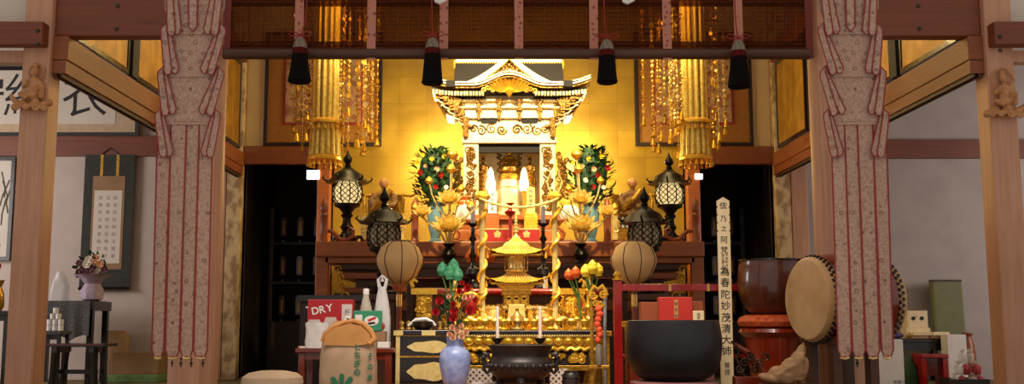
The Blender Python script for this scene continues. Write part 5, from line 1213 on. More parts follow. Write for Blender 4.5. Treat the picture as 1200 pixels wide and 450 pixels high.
m = MB(k); m.lathe([(6, 0), (9, 1), (12, 5), (12.5, 10), (11.6, 10), (10, 4), (2, 2)], n=24); m.build('bowl', 'bronze_l', r)
m = MB(k); m.tube([(-17, 0, 5), (-8, -1, 12), (4, -1, 13), (12, 0, 9), (15, 0, 5)], [1.6, 2.2, 2.2, 1.8, 1.4], 8); m.build('striker', 'whitel', r)
g = random.Random(8)
for i in range(5):
    px = (470, 478, 515, 522, 484)[i]; p = at(px, 387, 8.05); m = MB(k); m.lathe([(3, 0), (3.6, 1.5), (1.6, 3), (2.6, 6), (3.4, 8), (.5, 11)], n=12)
    one(m, 'brass_ornament', 'brass', 'tiny brass ritual fitting on the black cabinet, %s' % ['at its left end', 'second from its left end', 'right of the bowl', 'at its right end', 'behind the bowl at left'][i], 'ornament', (p.x, 8.1 if i != 4 else 8.15, zt_), 'tiny brass fittings')
# scroll ended gold altar rest behind
for px, nm, s in ((497, 'left', 1), (668, 'right', -1)):
    Y = 9.88 if s < 0 else 9.0; k = sc_(Y, 335); p = at(px, 345, Y); zb = p.z
    r = T('scroll_end_stand', 'gilt carved stand with upturned scroll end, %s of the pagoda' % nm, 'stand', (p.x, Y, 0) if s > 0 else (p.x + .02, Y, DZ - .01)); z0 = 0 if s > 0 else DZ - .01
    top = (zb - z0) / k
    m = MB(k); m.box(-15, 15, -4, 10, top, top + 7); m.tube([(-s * 13, -2, top + 8), (-s * 15, -2, top + 14), (-s * 11, -2, top + 17), (-s * 8, -2, top + 14)], [2.4, 2.6, 2.2, 1.4], 8); m.build('top', 'gold', r, smooth=.6)
    m = MB(k); m.box(-9, 9, 0, 6, 0, top); m.build('support', 'gold_d', r, smooth=0)
    m = MB(k); carve(m, -11, 11, max(0, top - 40), top - 1, -1, 16, 1.2, 7); m.build('openwork', 'gold', r)

# offerings table with beer pack, bags and bottle
Y = 7.75; TZ2 = at(405, 408, Y).z; x0, x1 = at(346, 408, Y).x, at(462, 408, Y).x
table('offering_table', 'red brown table carrying the drink carton and shopping bags', x0, x1, Y, Y + .45, TZ2, .035, 'redwood', 'redwood', .05, .05)
k = sc_(7.85, 380)
r, w, h = pbox('drink_carton', 361, 414, 351, 7.92, TZ2, .2, 'beer_red', 'red and silver carton of canned drinks marked DRY on the offerings table', 'carton', rz=.06)
m = MB()
for i in range(2):   # printed cans
    x = -w + w * (.3 + .72 * i); m.prism([(x - w * .3, .0), (x + w * .3, .0), (x + w * .3, h * .52), (x + w * .22, h * (.58 + .05 * i)), (x - w * .22, h * (.58 + .05 * i)), (x - w * .3, h * .52)], -.0025, 0)
m.build('printed_can', 'beer_white', r, smooth=0)
m = MB(); m.box(w * .5, w * .95, -.003, 0, h * .12, h * .9); m.build('printed_panel', 'beer_white', r, smooth=0)
q = rotm('Y', -.2); m = MB()
for i, ch in enumerate('DRY'): m.glyph(ch, -w * .62 + i * .058, h * .8, .078, -.004, .02, trm((-w * .4, 0, h * .8)) @ q @ trm((w * .4, 0, -h * .8)))
for i, ch in enumerate('"'): m.glyph(ch, -w * .92, h * .8, .06, -.004, .01)
m.build('lettering', 'whitel', r, smooth=0)
m = MB()
for i, ch in enumerate('ドライ'): m.glyph(ch, w * .72, h * .74 - i * .07, .055, -.004, .01)
m.build('side_lettering', 'ink2', r, smooth=0)
def bag(name, px0, px1, pyt, Y, zb, label, mt, topknot=True, depth=12):
    k = sc_(Y, 380); cx = (px0 + px1) / 2; p = at(cx, pyt, Y); H = (p.z - zb) / k; W2 = (px1 - px0) / 2; g = random.Random(px0)
    r = T(name, label, 'bag', (p.x, Y, zb)); m = MB(k); n = 28; vs = []; fs = []; L = 9
    for j in range(L):
        t = j / (L - 1); q = 1 - .08 * t if not topknot else (1 if t < .45 else 1 - .62 * ((t - .45) / .55) ** 1.2)
        for i in range(n):
            a = 2 * pi * i / n; wv = 1 + .06 * sin(5 * a + j * 1.3) * (t + .3) + g.uniform(-.03, .03); c_, s_ = cos(a), sin(a); e = (abs(c_) ** 4 + abs(s_) ** 4) ** -.25 if t < .6 else 1.05
            vs.append((W2 * q * e * c_ * wv * .92, depth * q * e * s_ * wv * .8, H * t))
    for j in range(L - 1):
        for i in range(n): fs.append((j * n + i, j * n + (i + 1) % n, (j + 1) * n + (i + 1) % n, (j + 1) * n + i))
    fs.append(tuple(range(n - 1, -1, -1))); fs.append(tuple(range((L - 1) * n, L * n))); m.add(vs, fs); m.build('bag_body', mt, r); return r, k, H
bag('paper_bag', 357, 386, 378, 7.8, TZ2, 'crumpled white paper bag before the drink carton', 'white', False, 7)
r, k_, H_ = bag('plastic_bag', 437, 459, 336, 8.0, TZ2, 'tall translucent white plastic shopping bag at the right end of the offerings table', 'poly', True, 10)
m = MB(k_)
for s in (-1, 1): m.tube([(s * 3, 0, H_ - 2), (s * 5, 0, H_ + 8), (s * 1, 0, H_ + 13), (s * -1, 0, H_ + 6)], [2.4, 2, 1.6, 1.4], 6)
m.build('handle_loop', 'poly', r)
m = MB(k_); m.lathe([(4, 0), (3, .6)], (1, -9.4, H_ * .35), 14, rotm('X', pi / 2)); m.build('red_print', 'red_box', r)
p = at(428, 365, 8.02); k = sc_(8.02, 370); r = T('sake_bottle', 'clear squat bottle with white cap behind the green packet', 'bottle', (p.x, 8.06, TZ2)); H = (at(428, 339, 8.02).z - TZ2) / k
m = MB(k); m.lathe([(7, 0), (8, 2), (8, H - 28), (6.5, H - 20), (3.4, H - 9), (3, H - 3)], n=18); m.build('glass', 'bottle_glass', r)
MB(k).lathe([(3.6, H - 6), (3.6, H), (2.8, H + 1)], n=14).build('cap', 'whitel', r)
MB(k).lathe([(8.2, 8), (8.2, H - 32)], n=18).build('paper_label', 'white', r)
r0, w0, h0 = pbox('cardboard_box', 416, 452, 388, 7.86, TZ2, .1, 'cardboard', 'open brown carton right of the rice sack top', rz=0)
r, w, h = pbox('green_packet', 414, 447, 364, 7.85, TZ2 + h0 + .002, .09, 'pack_green', 'green packet with white round emblem resting on the brown carton', 'packet', rz=.03)
m = MB(); pts = [(w * .3 + .055 * cos(a), h * .5 + .038 * sin(a)) for a in [2 * pi * i / 20 for i in range(20)]]; m.prism(pts, -.003, 0); m.box(-w * .85, -w * .35, -.003, 0, h * .45, h * .8); m.build('white_emblem', 'whitel', r, smooth=0)
m = MB(); m.prism([(w * .3 - .03, h * .55), (w * .3 + .03, h * .72), (w * .3 + .035, h * .6), (w * .3 - .02, h * .45)], -.005, -.003); m.build('emblem_red_stroke', 'red_box', r, smooth=0)
m = MB(); m.prism([(w * .3 - .03, h * .4), (w * .3 + .02, h * .45), (w * .3 + .035, h * .36), (w * .3 - .02, h * .3)], -.005, -.003); m.build('emblem_dark_stroke', 'ink', r, smooth=0)
p = at(352, 408, 7.8); one(MB(sc_(7.8)).box(-7, 5, -5, 5, 0, 2), 'paper_slip', 'candle', 'yellowish paper slip at the left edge of the offerings table', 'paper', (p.x + .03, 7.82, TZ2), rz=.4, smooth=0)
p = at(450, 404, 7.8); one(MB(sc_(7.8)).box(-7, 7, -5, 5, 0, 7), 'white_packet', 'whitel', 'small white packet below the plastic shopping bag', 'packet', (p.x, 7.81, TZ2), rz=-.1, smooth=0, bevel=.6)

# rice sack
Y = 7.25; k = sc_(Y, 410); p = at(408, 449, Y); r = T('rice_sack', 'full brown paper rice sack with green print and folded top', 'sack', (p.x, Y, 0)); H = at(408, 376, Y).z / k
m = MB(k); n = 40; L = 14; vs = []; fs = []; g = random.Random(3)
def sack(t):
    return (30 + 3.4 * sin(pi * min(1, t * 1.1)) - (0 if t < .8 else 12 * ((t - .8) / .2) ** 1.6)), (17 + 3 * sin(pi * t) - (0 if t < .75 else 11 * ((t - .75) / .25)))
for j in range(L):
    t = j / (L - 1); a_, b_ = sack(t)
    for i in range(n):
        an = 2 * pi * i / n; c_, s_ = cos(an), sin(an); e = (abs(c_) ** 3.4 + abs(s_) ** 3.4) ** (-1 / 3.4); wv = 1 + .012 * sin(7 * an + 3 * j) + g.uniform(-.008, .008)
        vs.append((a_ * e * c_ * wv, b_ * e * s_ * wv, H * t))
for j in range(L - 1):
    for i in range(n):
        fs.append((j * n + i, j * n + (i + 1) % n, (j + 1) * n + (i + 1) % n, (j + 1) * n + i))
fs.append(tuple(range(n - 1, -1, -1))); fs.append(tuple(range((L - 1) * n, L * n))); m.add(vs, fs); m.build('sack_body', 'kraft', r)
m = MB(k); zf = lambda py: at(408, py, Y).z / k
m.tube([(-29, -13, zf(400)), (-26, -14, zf(391)), (-16, -12, zf(382)), (-4, -9, zf(377)), (8, -9, zf(376)), (19, -12, zf(380)), (27, -14, zf(388)), (31, -13, zf(397)), (25, -19, zf(403))], [2.5, 3, 3, 2.6, 2.6, 3, 3.6, 4, 2.6], 8); m.build('rolled_fold', 'kraft_o', r)
m = MB(k); m.prism([(-27, zf(404)), (-24, zf(392)), (-14, zf(384)), (2, zf(379)), (16, zf(382)), (26, zf(391)), (29, zf(402)), (10, zf(405))], -19.5, -8); m.build('top_panel', 'kraft_o', r, smooth=.4)
m = MB(k); m.tube([(-4, -9, zf(377)), (-2, -10, zf(371)), (2, -10, zf(373)), (3, -10, zf(368))], [2, 1.8, 1.6, .8], 6); m.build('tie', 'white', r)
m = MB(k)
for i, ch in enumerate('とちぎの'): m.glyph(ch, 13, zf(403 + i * 9.6) - 3, 8.6, -20.9, .03)
for i, ch in enumerate('その米'): m.glyph(ch, 0, zf(414 + i * 12) - 3, 8.6, 0, .03, trm((27.5, -18.6, 0)) @ rotm('Z', .75))
m.glyph('コシヒカリ'[0], -24, zf(401), 3, -20.6, .01) if False else None
cx, cz = -4.5, zf(456)
for a in (-76, -38, 0, 38, 76):
    Q = trm((cx, 0, cz)) @ rotm('Y', R(a)); pts = [(-2.6, 9), (2.6, 9)] + [(2.8 * cos(t), 16.5 + 2.6 * sin(t)) for t in [pi * i / 8 for i in range(9)]]
    o = len(m.v); m.prism(pts, -21.6, -21.2)
    for i in range(o, len(m.v)): m.v[i] = Q @ m.v[i]
m.prism([(cx + 9.5 * cos(pi * i / 12), cz + 8 * sin(pi * i / 12)) for i in range(13)], -21.6, -21.2)
m.build('green_print', 'green_ink', r, smooth=0)
# beige cushion at the lower left and dark screen behind the table
Y = 7.0; k = sc_(Y, 445); p = at(319, 452, Y); zt_ = at(319, 434, Y).z
r = T('round_stool', 'round padded stool covered in beige cloth left of the rice sack', 'stool', (p.x, Y, 0)); h = zt_ / k
m = MB(k); m.lathe([(30, h - 19), (36, h - 15), (35, h - 8), (28, h - 3), (16, h - .6), (2, h)], n=32); m.build('cushion', 'beige', r)
for i in range(4):
    a = pi / 4 + i * pi / 2; m = MB(k); m.tube([(24 * cos(a), 24 * sin(a), h - 17), (28 * cos(a), 28 * sin(a), 0)], 2.2, 8); m.build('leg', 'wood_dark', r)
Y = 8.6; a = at(352, 346, Y); b = at(424, 346, Y); r = T('dark_low_screen', 'black low wooden screen behind the drink carton', 'screen', ((a.x + b.x) / 2, Y, 0)); w = (b.x - a.x) / 2
MB().box(-w, w, 0, .03, .03, a.z - .05).build('panel', 'shade', r, smooth=0); MB().box(-w - .02, w + .02, -.02, .05, a.z - .05, a.z).build('top_rail', 'black', r, smooth=0)
for s in (-1, 1): MB().box(s * w - .03, s * w + .03, -.1, .13, 0, .03).build('foot', 'black', r, smooth=0)

# ================================================================== ALCOVES WITH MEMORIAL TABLETS
for sg, nm in ((-1, 'left'), (1, 'right')):
    X0, X1 = sorted((sg * 2.5, sg * 3.6)); rows = (.78, 1.38, 1.98)
    t = T('tablet_shelf', 'dark tiered shelf of memorial tablets inside the %s alcove' % nm, 'shelf', ((X0 + X1) / 2, 15.6, 0)); w = (X1 - X0) / 2
    for z in rows: MB().box(-w, w, 0, .4, z - .04, z).build('shelf_board', 'alcove_wood', t, smooth=0)
    for s in (-1, 1): MB().box(s * w - .03, s * w + .03, 0, .4, 0, 2.5).build('side_board', 'alcove_wood', t, smooth=0)
    MB().box(-w, w, -.05, .36, 0, .74).build('cupboard', 'alcove_wood', t, smooth=0)
    proto = None
    for ri, z in enumerate(rows):
        for ci in range(4):
            x = X0 + .17 + ci * .255; lb = 'dark memorial tablet in the %s alcove, %s shelf, %s' % (nm, ('lowest', 'middle', 'top')[ri], ('far left', 'second from left', 'third from left', 'far right')[ci])
            if proto is None:
                r = T('memorial_tablet', lb, 'tablet', (x, 15.68, z), 'tablets in the alcoves')
                MB().lathe([(.07, 0), (.07, .03), (.04, .05), (.055, .08), (.03, .1)], n=12).build('base', 'black', r)
                MB().prism([(-.045, .1), (.045, .1), (.05, .34), (.03, .39), (-.03, .39), (-.05, .34)], -.012, .012).build('plate', 'bowlwood', r, smooth=0, bevel=.003)
                MB().box(-.012, .012, -.0135, -.012, .14, .33).build('gold_line', 'gold_d', r, smooth=0); proto = r
            else: dup(proto, (x, 15.68, z), lb)
    p = at(366 if sg < 0 else 820, 203, 13.8)
    r = T('lit_sign', 'small glowing white sign at the top of the %s alcove opening' % nm, 'sign', (p.x, 13.86, p.z - .07)); s_ = .085 if sg < 0 else .05
    MB().box(-s_, s_, 0, .03, 0, s_ * 1.4).build('lit_face', 'screen', r, smooth=0); MB().box(-s_ - .01, s_ + .01, .031, .06, -.01, s_ * 1.4 + .01).build('housing', 'black', r, smooth=0)
    MB().box(-.006, .006, .04, .05, s_ * 1.4, 2.93 - (p.z - .07)).build('hanger', 'black', r, smooth=0)

# ================================================================== CARVED FIGURES ON THE OUTER PILLARS
def carved(px, py, sg, label):
    Y = 7.97; k = sc_(Y, 100); p = at(px, py, Y); r = T('pillar_carving', label, 'carving', (p.x, 8.0, p.z)); m = MB(k)
    # cloud pedestal
    for i in range(9): m.ell((-21 + i * 5, -5 - 2 * (i % 2), -24 + 2.5 * ((i * 7) % 3)), (5, 4.5, 4.6), 10, 6)
    for x in (-16, -6, 5, 15): m.scroll(x, -25, 4.4, 1.4, 1.6, -9, 1 if x < 0 else -1)
    m.tube([(sg * 16, -5, -20), (sg * 23, -6, -15), (sg * 26, -6, -9), (sg * 24, -6, -8)], [4, 3, 2, 1], 8)
    # seated body
    m.ell((0, -6, -10), (9, 6, 6)); m.ell((0, -6, 0), (6.6, 4.8, 10)); m.ell((0, -6, 7), (7.4, 4.4, 4)); m.tube([(0, -6, 9), (0, -6, 14)], [2.6, 2.4], 8)
    m.ell((sg * -1, -6.5, 18), (4.3, 4.6, 5.6), 12, 10); m.ell((sg * -1, -11, 17.5), (.8, 1, 1.1)); m.ell((sg * -1, -5.5, 25), (3, 3, 3.6))
    m.tube([(-7, -6, 6), (-11, -8, -1), (-6, -11, 2), (-8, -12, 8)], [2.8, 2.4, 2, 1.6], 8); m.tube([(7, -6, 6), (10, -8, -2), (5, -12, -5)], [2.8, 2.5, 1.8], 8)
    m.tube([(4, -8, -10), (12, -11, 0), (11, -9, -14)], [4, 3.4, 2.8], 8); m.tube([(-5, -8, -11), (-13, -11, -10), (-4, -13, -15)], [4, 3.4, 2.4], 8)
    if sg > 0: m.tube([(7, -6, 7), (11, -8, 16), (8, -8, 24), (3, -7, 29)], [2.6, 2.2, 1.8, 1], 8)
    o = m.build('figure', 'wood_carv', r); blob(o, .8 * k, 1)
    m = MB(k); m.tube([(sg * -1 + 9 * cos(t), -3, 18 + 9 * sin(t)) for t in [2 * pi * i / 24 for i in range(24)]], 1.1, 6, closed=True) if sg < 0 else m.tube([(-9, -4, 8), (-13, -4, 18), (-8, -4, 27), (2, -4, 31), (12, -4, 24)], 1.1, 6)
    m.build('halo_ring' if sg < 0 else 'flying_scarf', 'wood_carv', r)
carved(40, 102, -1, 'wood carving of a seated haloed figure on clouds, mounted on the left slim pillar')
carved(1176, 110, 1, 'wood carving of a dancing figure with scarf on clouds, mounted on the right slim pillar')
for px, py, nm in ((44, 36, 'a'), (44, 52, 'b'), (1172, 43, 'c'), (1172, 59, 'd')):
    p = at(px, py, 7.88); w_ = {'a': 'upper bolt head on the beam end left of the left carving', 'b': 'lower bolt head on the beam end left of the left carving', 'c': 'upper bolt head on the beam end right of the right pillar', 'd': 'lower bolt head on the beam end right of the right pillar'}[nm]
    one(MB().lathe([(.018, 0), (.016, .012), (.006, .018)], (0, 0, 0), 6, rotm('X', pi / 2)), 'bolt_head', 'iron', 'dark ' + w_, 'bolt', (p.x, 7.88, p.z), 'bolt heads on beams')
for sg, nm in ((-1, 'left'), (1, 'right')):
    for z, w_ in ((3.14, 'lower'), (3.33, 'upper')):
        one(MB().lathe([(.018, 0), (.016, .012), (.006, .018)], (0, 0, 0), 6, rotm('X', pi / 2)), 'bolt_head', 'iron', 'dark %s bolt head midway on the %s top beam' % (w_, nm), 'bolt', (sg * 3.25, 8.06, z), 'bolt heads on beams')

# ================================================================== LEFT SIDE ROOM
Y = 13.95
def wpt(px, py, Y=Y): return at(px, py, Y)
a = wpt(-40, 160); b = wpt(166, 79); r = T('calligraphy_frame', 'wide framed sheet of bold brush calligraphy high on the left room wall', 'picture', (a.x, 13.96, a.z + .005)); W_ = b.x - a.x; H_ = b.z - a.z; f = .05
m = MB(); m.box(0, W_, -.03, 0, 0, f).box(0, W_, -.03, 0, H_ - f, H_).box(0, f, -.03, 0, f, H_ - f).box(W_ - f, W_, -.03, 0, f, H_ - f); m.build('frame', 'black', r, smooth=0)
MB().box(f, W_ - f, -.012, 0, f, H_ - f).build('gold_mount', 'beige', r, smooth=0)
MB().box(f, W_ - f - .28, -.018, -.012, f + .12, H_ - f).build('paper', 'paper', r, smooth=0)
m = MB()
for ch, px in (('衣', 100), ('絲', 32), ('守', -20)):
    m.glyph(ch, wpt(px, 112).x - a.x, wpt(px, 112).z - a.z, .66, -.019, .0)
m.build('brush_characters', 'ink', r, smooth=0)
p = wpt(129, 181); r = T('hanging_scroll', 'dark mounted hanging scroll with pale central panel on the left room wall', 'scroll', (p.x, 13.98, wpt(129, 338).z)); H_ = p.z - wpt(129, 338).z; w = .345
MB().box(-w, w, -.015, 0, 0, H_).build('dark_mount', 'scroll_mount', r, smooth=0)
MB().box(-.22, .22, -.02, -.015, .26, H_ - .3).build('gold_border', 'cardboard', r, smooth=0)
MB().box(-.19, .19, -.024, -.02, .34, H_ - .5).build('pale_panel', 'paper', r, smooth=0)
m = MB()
for c_ in range(3):
    for i in range(9): m.glyph('南無妙法蓮華経如是'[(i + c_ * 3) % 9], -.1 + c_ * .1, H_ - .6 - i * .1, .06, -.025, .0)
m.build('lettering', 'f_mauve', r, smooth=0)
for s in (-1, 1): MB().box(s * .11 - .02, s * .11 + .02, -.02, -.015, H_ - .3, H_).build('hanging_strip', 'gold_d', r, smooth=0)
m = MB(); m.tube([(-w, -.02, 0), (w, -.02, 0)], .025, 8); m.build('roller', 'black', r)
m = MB(); m.tube([(-.12, -.01, H_), (-.04, -.01, H_ + .06), (0, -.01, H_ + .09), (.04, -.01, H_ + .06), (.12, -.01, H_)], .012, 6); m.build('hanging_cord', 'black', r)
a = wpt(-30, 305); b = wpt(19, 168); r = T('tall_picture_frame', 'tall narrow black framed picture of tree branches left of the left slim pillar', 'picture', (a.x, 13.98, a.z)); W_ = b.x - a.x; H_ = min(b.z, 3.03) - a.z
m = MB(); f = .05; m.box(0, W_, -.03, 0, 0, f).box(0, W_, -.03, 0, H_ - f, H_).box(0, f, -.03, 0, f, H_ - f).box(W_ - f, W_, -.03, 0, f, H_ - f); m.build('frame', 'black', r, smooth=0)
MB().box(f, W_ - f, -.012, 0, f, H_ - f).build('picture_sheet', 'paper', r, smooth=0)
m = MB(); g = random.Random(6)
for i in range(14): x = f + g.random() * (W_ - 2 * f); z = g.random() * (H_ - .5) + .1; m.tube([(x, -.014, z), (x + g.uniform(-.05, .05), -.014, z + .15), (min(max(x + g.uniform(-.12, .12), f), W_ - f), -.014, z + .36)], .008, 4)
m.build('painted_branches', 'ink2', r)
# flower vase at the frame's far left
p = at(2, 335, 11.5); r = T('flower_vase', 'gold vase with red flowers at the far left edge', 'vase', (p.x - .05, 11.5, .9)); k = sc_(11.5)
m = MB(k); m.lathe([(6, 0), (9, 6), (8, 20), (5, 28), (8, 36)], n=16); m.build('vase_body', 'gold_d', r)
for i in range(8):
    m = MB(k); c = (random.uniform(-9, 10), -4, 42 + i * 5); m.tube([(0, 0, 34), (c[0] * .6, -2, 40), c], .7, 5); st = m.build('stem', 'leaf_d', r)
    m = MB(k)
    for j in range(8): m.petal(c, (cos(j * .8), -.4, sin(j * .8)), 5, 3.6, .3, (0, -1, 0))
    m.build('flower', 'f_red' if i % 3 else 'f_white', st)
table('vase_stand', 'dark tall stand under the gold vase at the far left edge', p.x - .3, p.x + .2, 11.3, 11.7, .9, .05, 'black', 'black', .05, .06)
# black altar desk with patterned cloth
Y = 13.0; a = at(30, 353, Y); b = at(128, 353, Y + .5); TZ3 = a.z
t = table('side_desk', 'black lacquer side desk under a patterned cloth in the left room', a.x, b.x, Y, Y + .6, TZ3, .12, 'black', 'black', .07, 0)
k = sc_(Y); a2 = at(20, 353, Y); b2 = at(107, 353, Y)
m = MB(); w = (b2.x - a2.x) / 2; n = 24; up = []; lo = []
vs = []; fs = []
for j in range(5):
    for i in range(n + 1):
        x = -w + 2 * w * i / n; vs.append((x, -.02 - .02 * sin(i * 1.4) * j / 4, -.5 * j / 4 * (1 - .15 * abs(sin(i * .35)))))
for j in range(4):
    for i in range(n): q = j * (n + 1) + i; fs.append((q, q + n + 1, q + n + 2, q + 1))
m.add(vs, fs); m.box(-w, w, -.02, .55, 0, .006); one(m, 'patterned_cloth', 'zig', 'dark patterned cloth draped over the front of the black side desk', 'cloth', ((a2.x + b2.x) / 2, Y, TZ3), smooth=.8)
# wrapped bouquet
p = at(106, 353, 13.15); r = T('wrapped_bouquet', 'mauve and cream flowers wrapped in lilac paper on the black side desk', 'flowers', (p.x, 13.2, TZ3 + .006)); k = sc_(13.15)
m = MB(k); m.lathe([(7, 0), (11, 2), (12, 12), (8, 20), (13, 27), (19, 31), (15, 30)], n=22, lobes=7, lob=.16); m.build('paper_wrap', 'lilac', r)
g = random.Random(9)
for i, mt in enumerate(['f_mauve', 'f_white', 'f_mauve', 'f_pink', 'f_mauve', 'f_white', 'f_white', 'f_mauve', 'f_pink', 'f_mauve', 'f_white', 'f_pink', 'f_mauve', 'f_mauve']):
    a = i * 2.4; q = 15 * math.sqrt((i + .5) / 14); c = (q * cos(a) * 1.15, -6 - 3 * sin(i), 40 + q * sin(a) * .85); m = MB(k); s = 5.4 if mt != 'f_white' else 6.2
    for l in range(2):
        for j in range(8): an = j * .785 + l * .4; m.petal(c, (cos(an), -.4 - .5 * l, sin(an)), s * (1 - .25 * l), s * .7, .3, (0, -1, 0))
    m.ell((c[0], c[1] - 1, c[2]), s * .4, 8, 5); m.build('flower', mt, r)
m = MB(k)
for i in range(40): a = g.random() * 6.3; q = g.uniform(8, 18); m.petal((q * cos(a), -3, 40 + q * .85 * sin(a)), (cos(a), -.5, sin(a)), 7, 3, .3, (0, -1, 0))
m.build('leaves', 'leaf_d', r)
bag('plastic_bag', 60, 82, 318, 13.25, TZ3 + .006, 'clear plastic bag standing left of the wrapped bouquet', 'clear', True, 9)
# pyramid of white cups on small stand
Y = 12.55; p = at(66, 388, Y); zs = p.z; k = sc_(Y)
table('cup_stand', 'small dark cloth covered stand holding the pyramid of white cups', at(40, 388, Y).x, at(80, 388, Y).x, Y - .2, Y + .12, zs, .04, 'zig', 'black', .04, .06)
rows = [3, 3, 2, 1]; c0 = None; zc = zs
for ri, cnt in enumerate(rows):
    for ci in range(cnt):
        x = p.x + (ci - (cnt - 1) / 2) * 6.6 * k - .0; lb = 'white cup in the pyramid on the dark stand, %s row, %s' % (('bottom', 'second', 'third', 'top')[ri], ('left', 'middle', 'right')[ci] if cnt == 3 else (('left', 'right')[ci] if cnt == 2 else 'single'))
        if c0 is None: c0 = one(MB(k).lathe([(2.2, 0), (3, .6), (3.2, 6.6), (2.9, 6.7), (2.6, 1.5)], n=14), 'white_cup', 'whitel', lb, 'cup', (x, Y - .04, zc), 'white cups in the pyramid')
        else: dup(c0, (x, Y - .04, zc), lb)
    zc += 6.75 * k
# black low table
Y = 11.7; a = at(48, 403, Y); b = at(137, 403, Y + .42)
t = T('low_table', 'black low table with splayed legs and thin red edge in the left room', 'table', ((a.x + b.x) / 2, Y, 0)); w = (b.x - a.x) / 2; z = a.z
MB().box(-w, w, 0, .45, z - .035, z).build('table_top', 'black', t, smooth=0, bevel=.004); MB().box(-w - .002, w + .002, -.004, .002, z - .012, z - .004).build('red_edge', 'red', t, smooth=0)
for s in (-1, 1):
    for yy in (.08, .37): MB().tube([(s * w * .62, yy, z - .035), (s * w * .66, yy, z * .4), (s * w * .7, yy, 0)], [.05, .04, .045], 6).build('leg', 'black', t)
    MB().box(s * w * .6 - .03, s * w * .6 + .03, .02, .43, z - .1, z - .035).build('bracket', 'black', t, smooth=0)
MB().box(-w * .62, w * .62, .2, .24, z * .35, z * .35 + .05).build('stretcher', 'black', t, smooth=0)
p = at(160, 432, 13.5); one(MB().box(-.3, .3, -.2, .2, 0, .28), 'cardboard_box', 'cardboard', 'brown cardboard box on the green mat by the left room wall', 'box', (p.x, 13.62, .1), smooth=0, bevel=.006)
one(MB().box(-.34, .34, -.3, .28, 0, .1), 'green_mat', 'green_mat', 'folded green mat under the brown cardboard box', 'mat', (p.x, 13.6, 0), smooth=0, bevel=.015)
p = at(142, 430, 13.8); m = MB(); m.lathe([(.17, 0), (.17, .6), (.12, .66)], n=20, sy=.5); o = one(m, 'rolled_mat', 'cardboard', 'pale brown rolled mat standing between the low table and the cardboard box', 'mat', (p.x - .1, 13.86, 0))

# ================================================================== RIGHT SIDE ROOM
Y = 13.4; a = at(1032, 397, Y); b = at(1112, 397, Y); zt_ = a.z
t = table('side_desk', 'black side desk loaded with wooden box and papers in the right room', a.x, b.x, Y, Y + .5, zt_, .05, 'black', 'black', .05, .1)
p = at(1077, 385, 13.5); k = sc_(13.5); r = T('wooden_box', 'pale wooden box with two dark holes on the black side desk', 'box', (p.x, 13.62, zt_))
hb = (at(1077, 364, 13.5).z - zt_) / k; m = MB(k); m.box(-12, 12, -8, 8, hb - 20, hb); m.build('box_body', 'wood_pale', r, smooth=0, bevel=.5)
MB(k).box(-14, 14, -9, 9, 0, hb - 20).build('base_board', 'wood_pale', r, smooth=0)
for s in (-1, 1): MB(k).lathe([(2.4, 0), (2.4, .5)], (s * 5, -8, hb - 9), 12, rotm('X', pi / 2)).build('round_hole', 'ink', r)
MB(k).lathe([(1.4, 0), (1.2, 1.2)], (0, -8, hb - 6), 10, rotm('X', pi / 2)).build('knob', 'wood_pale', r)
g = random.Random(12)
for i, (px, dz, w, rz) in enumerate(((1082, 0, 16, .1), (1084, .045, 14, -.12), (1101, 0, 13, .35), (1101, .045, 10, .25))):
    p = at(px, 390, 13.42); k = sc_(13.42)
    one(MB(k).box(-w, w, -6, 6, 0, 3.8), 'paper_stack', 'wood_pale' if i % 2 else 'cardboard', 'stack of buff papers before the wooden box, %s' % ('lower left', 'upper left', 'lower right', 'upper right')[i], 'papers', (p.x, 13.45 if i < 2 else 13.44, zt_ + dz), 'buff paper stacks', rz=rz if i < 2 else .12, smooth=0, bevel=.3)
p = at(1054, 397, 13.3); k = sc_(13.3); m = MB(k); m.ell((0, 0, 4.5), (13, 8, 5), 16, 8); m.ell((-4, -2, 7), (8, 6, 4), 12, 6); m.ell((7, -2, 3.8), (7, 6, 3.6), 12, 6)
o = one(m, 'purple_bundle', 'purple', 'bundled purple cloth at the left end of the right room desk', 'cloth', (p.x, 13.55, zt_)); blob(o, .02, 4)
Y = 12.5; a = at(1028, 398, Y); b = at(1058, 398, Y); zb_ = at(1040, 446, Y).z
r = T('white_box', 'tall white paper box standing before the right room desk, beside the brocade banner', 'box', ((a.x + b.x) / 2, Y, 0)); w = (b.x - a.x) / 2
MB().box(-w, w, 0, .24, 0, a.z).build('box_body', 'white', r, smooth=0, bevel=.005)
m = MB()
for i in range(3): m.glyph('御菓子'[i], w * .25 + i * .05, .06, .045, -.002, .003)
m.build('lettering', 'ink2', r, smooth=0)
p = at(1066, 444, 12.9); bag('green_bag', 1058, 1074, 418, 12.9, 0, 'dark green bag on the floor between white box and red stool', 'leaf_d', True, 7)
Y = 12.7; a = at(1080, 415, Y); b = at(1112, 415, Y); zt2 = a.z
t = T('red_stool', 'low red lacquer stool on the floor before the right room desk', 'stool', ((a.x + b.x) / 2, Y, 0)); w = (b.x - a.x) / 2
MB().box(-w, w, 0, .3, zt2 - .05, zt2).build('seat', 'red', t, smooth=0, bevel=.01)
for s in (-1, 1): MB().box(s * w * .78 - .03, s * w * .78 + .03, .02, .28, 0, zt2 - .05).build('leg_panel', 'red', t, smooth=0)
MB().box(-w * .78, w * .78, .1, .14, zt2 * .3, zt2 * .85).build('stretcher', 'redwood', t, smooth=0)
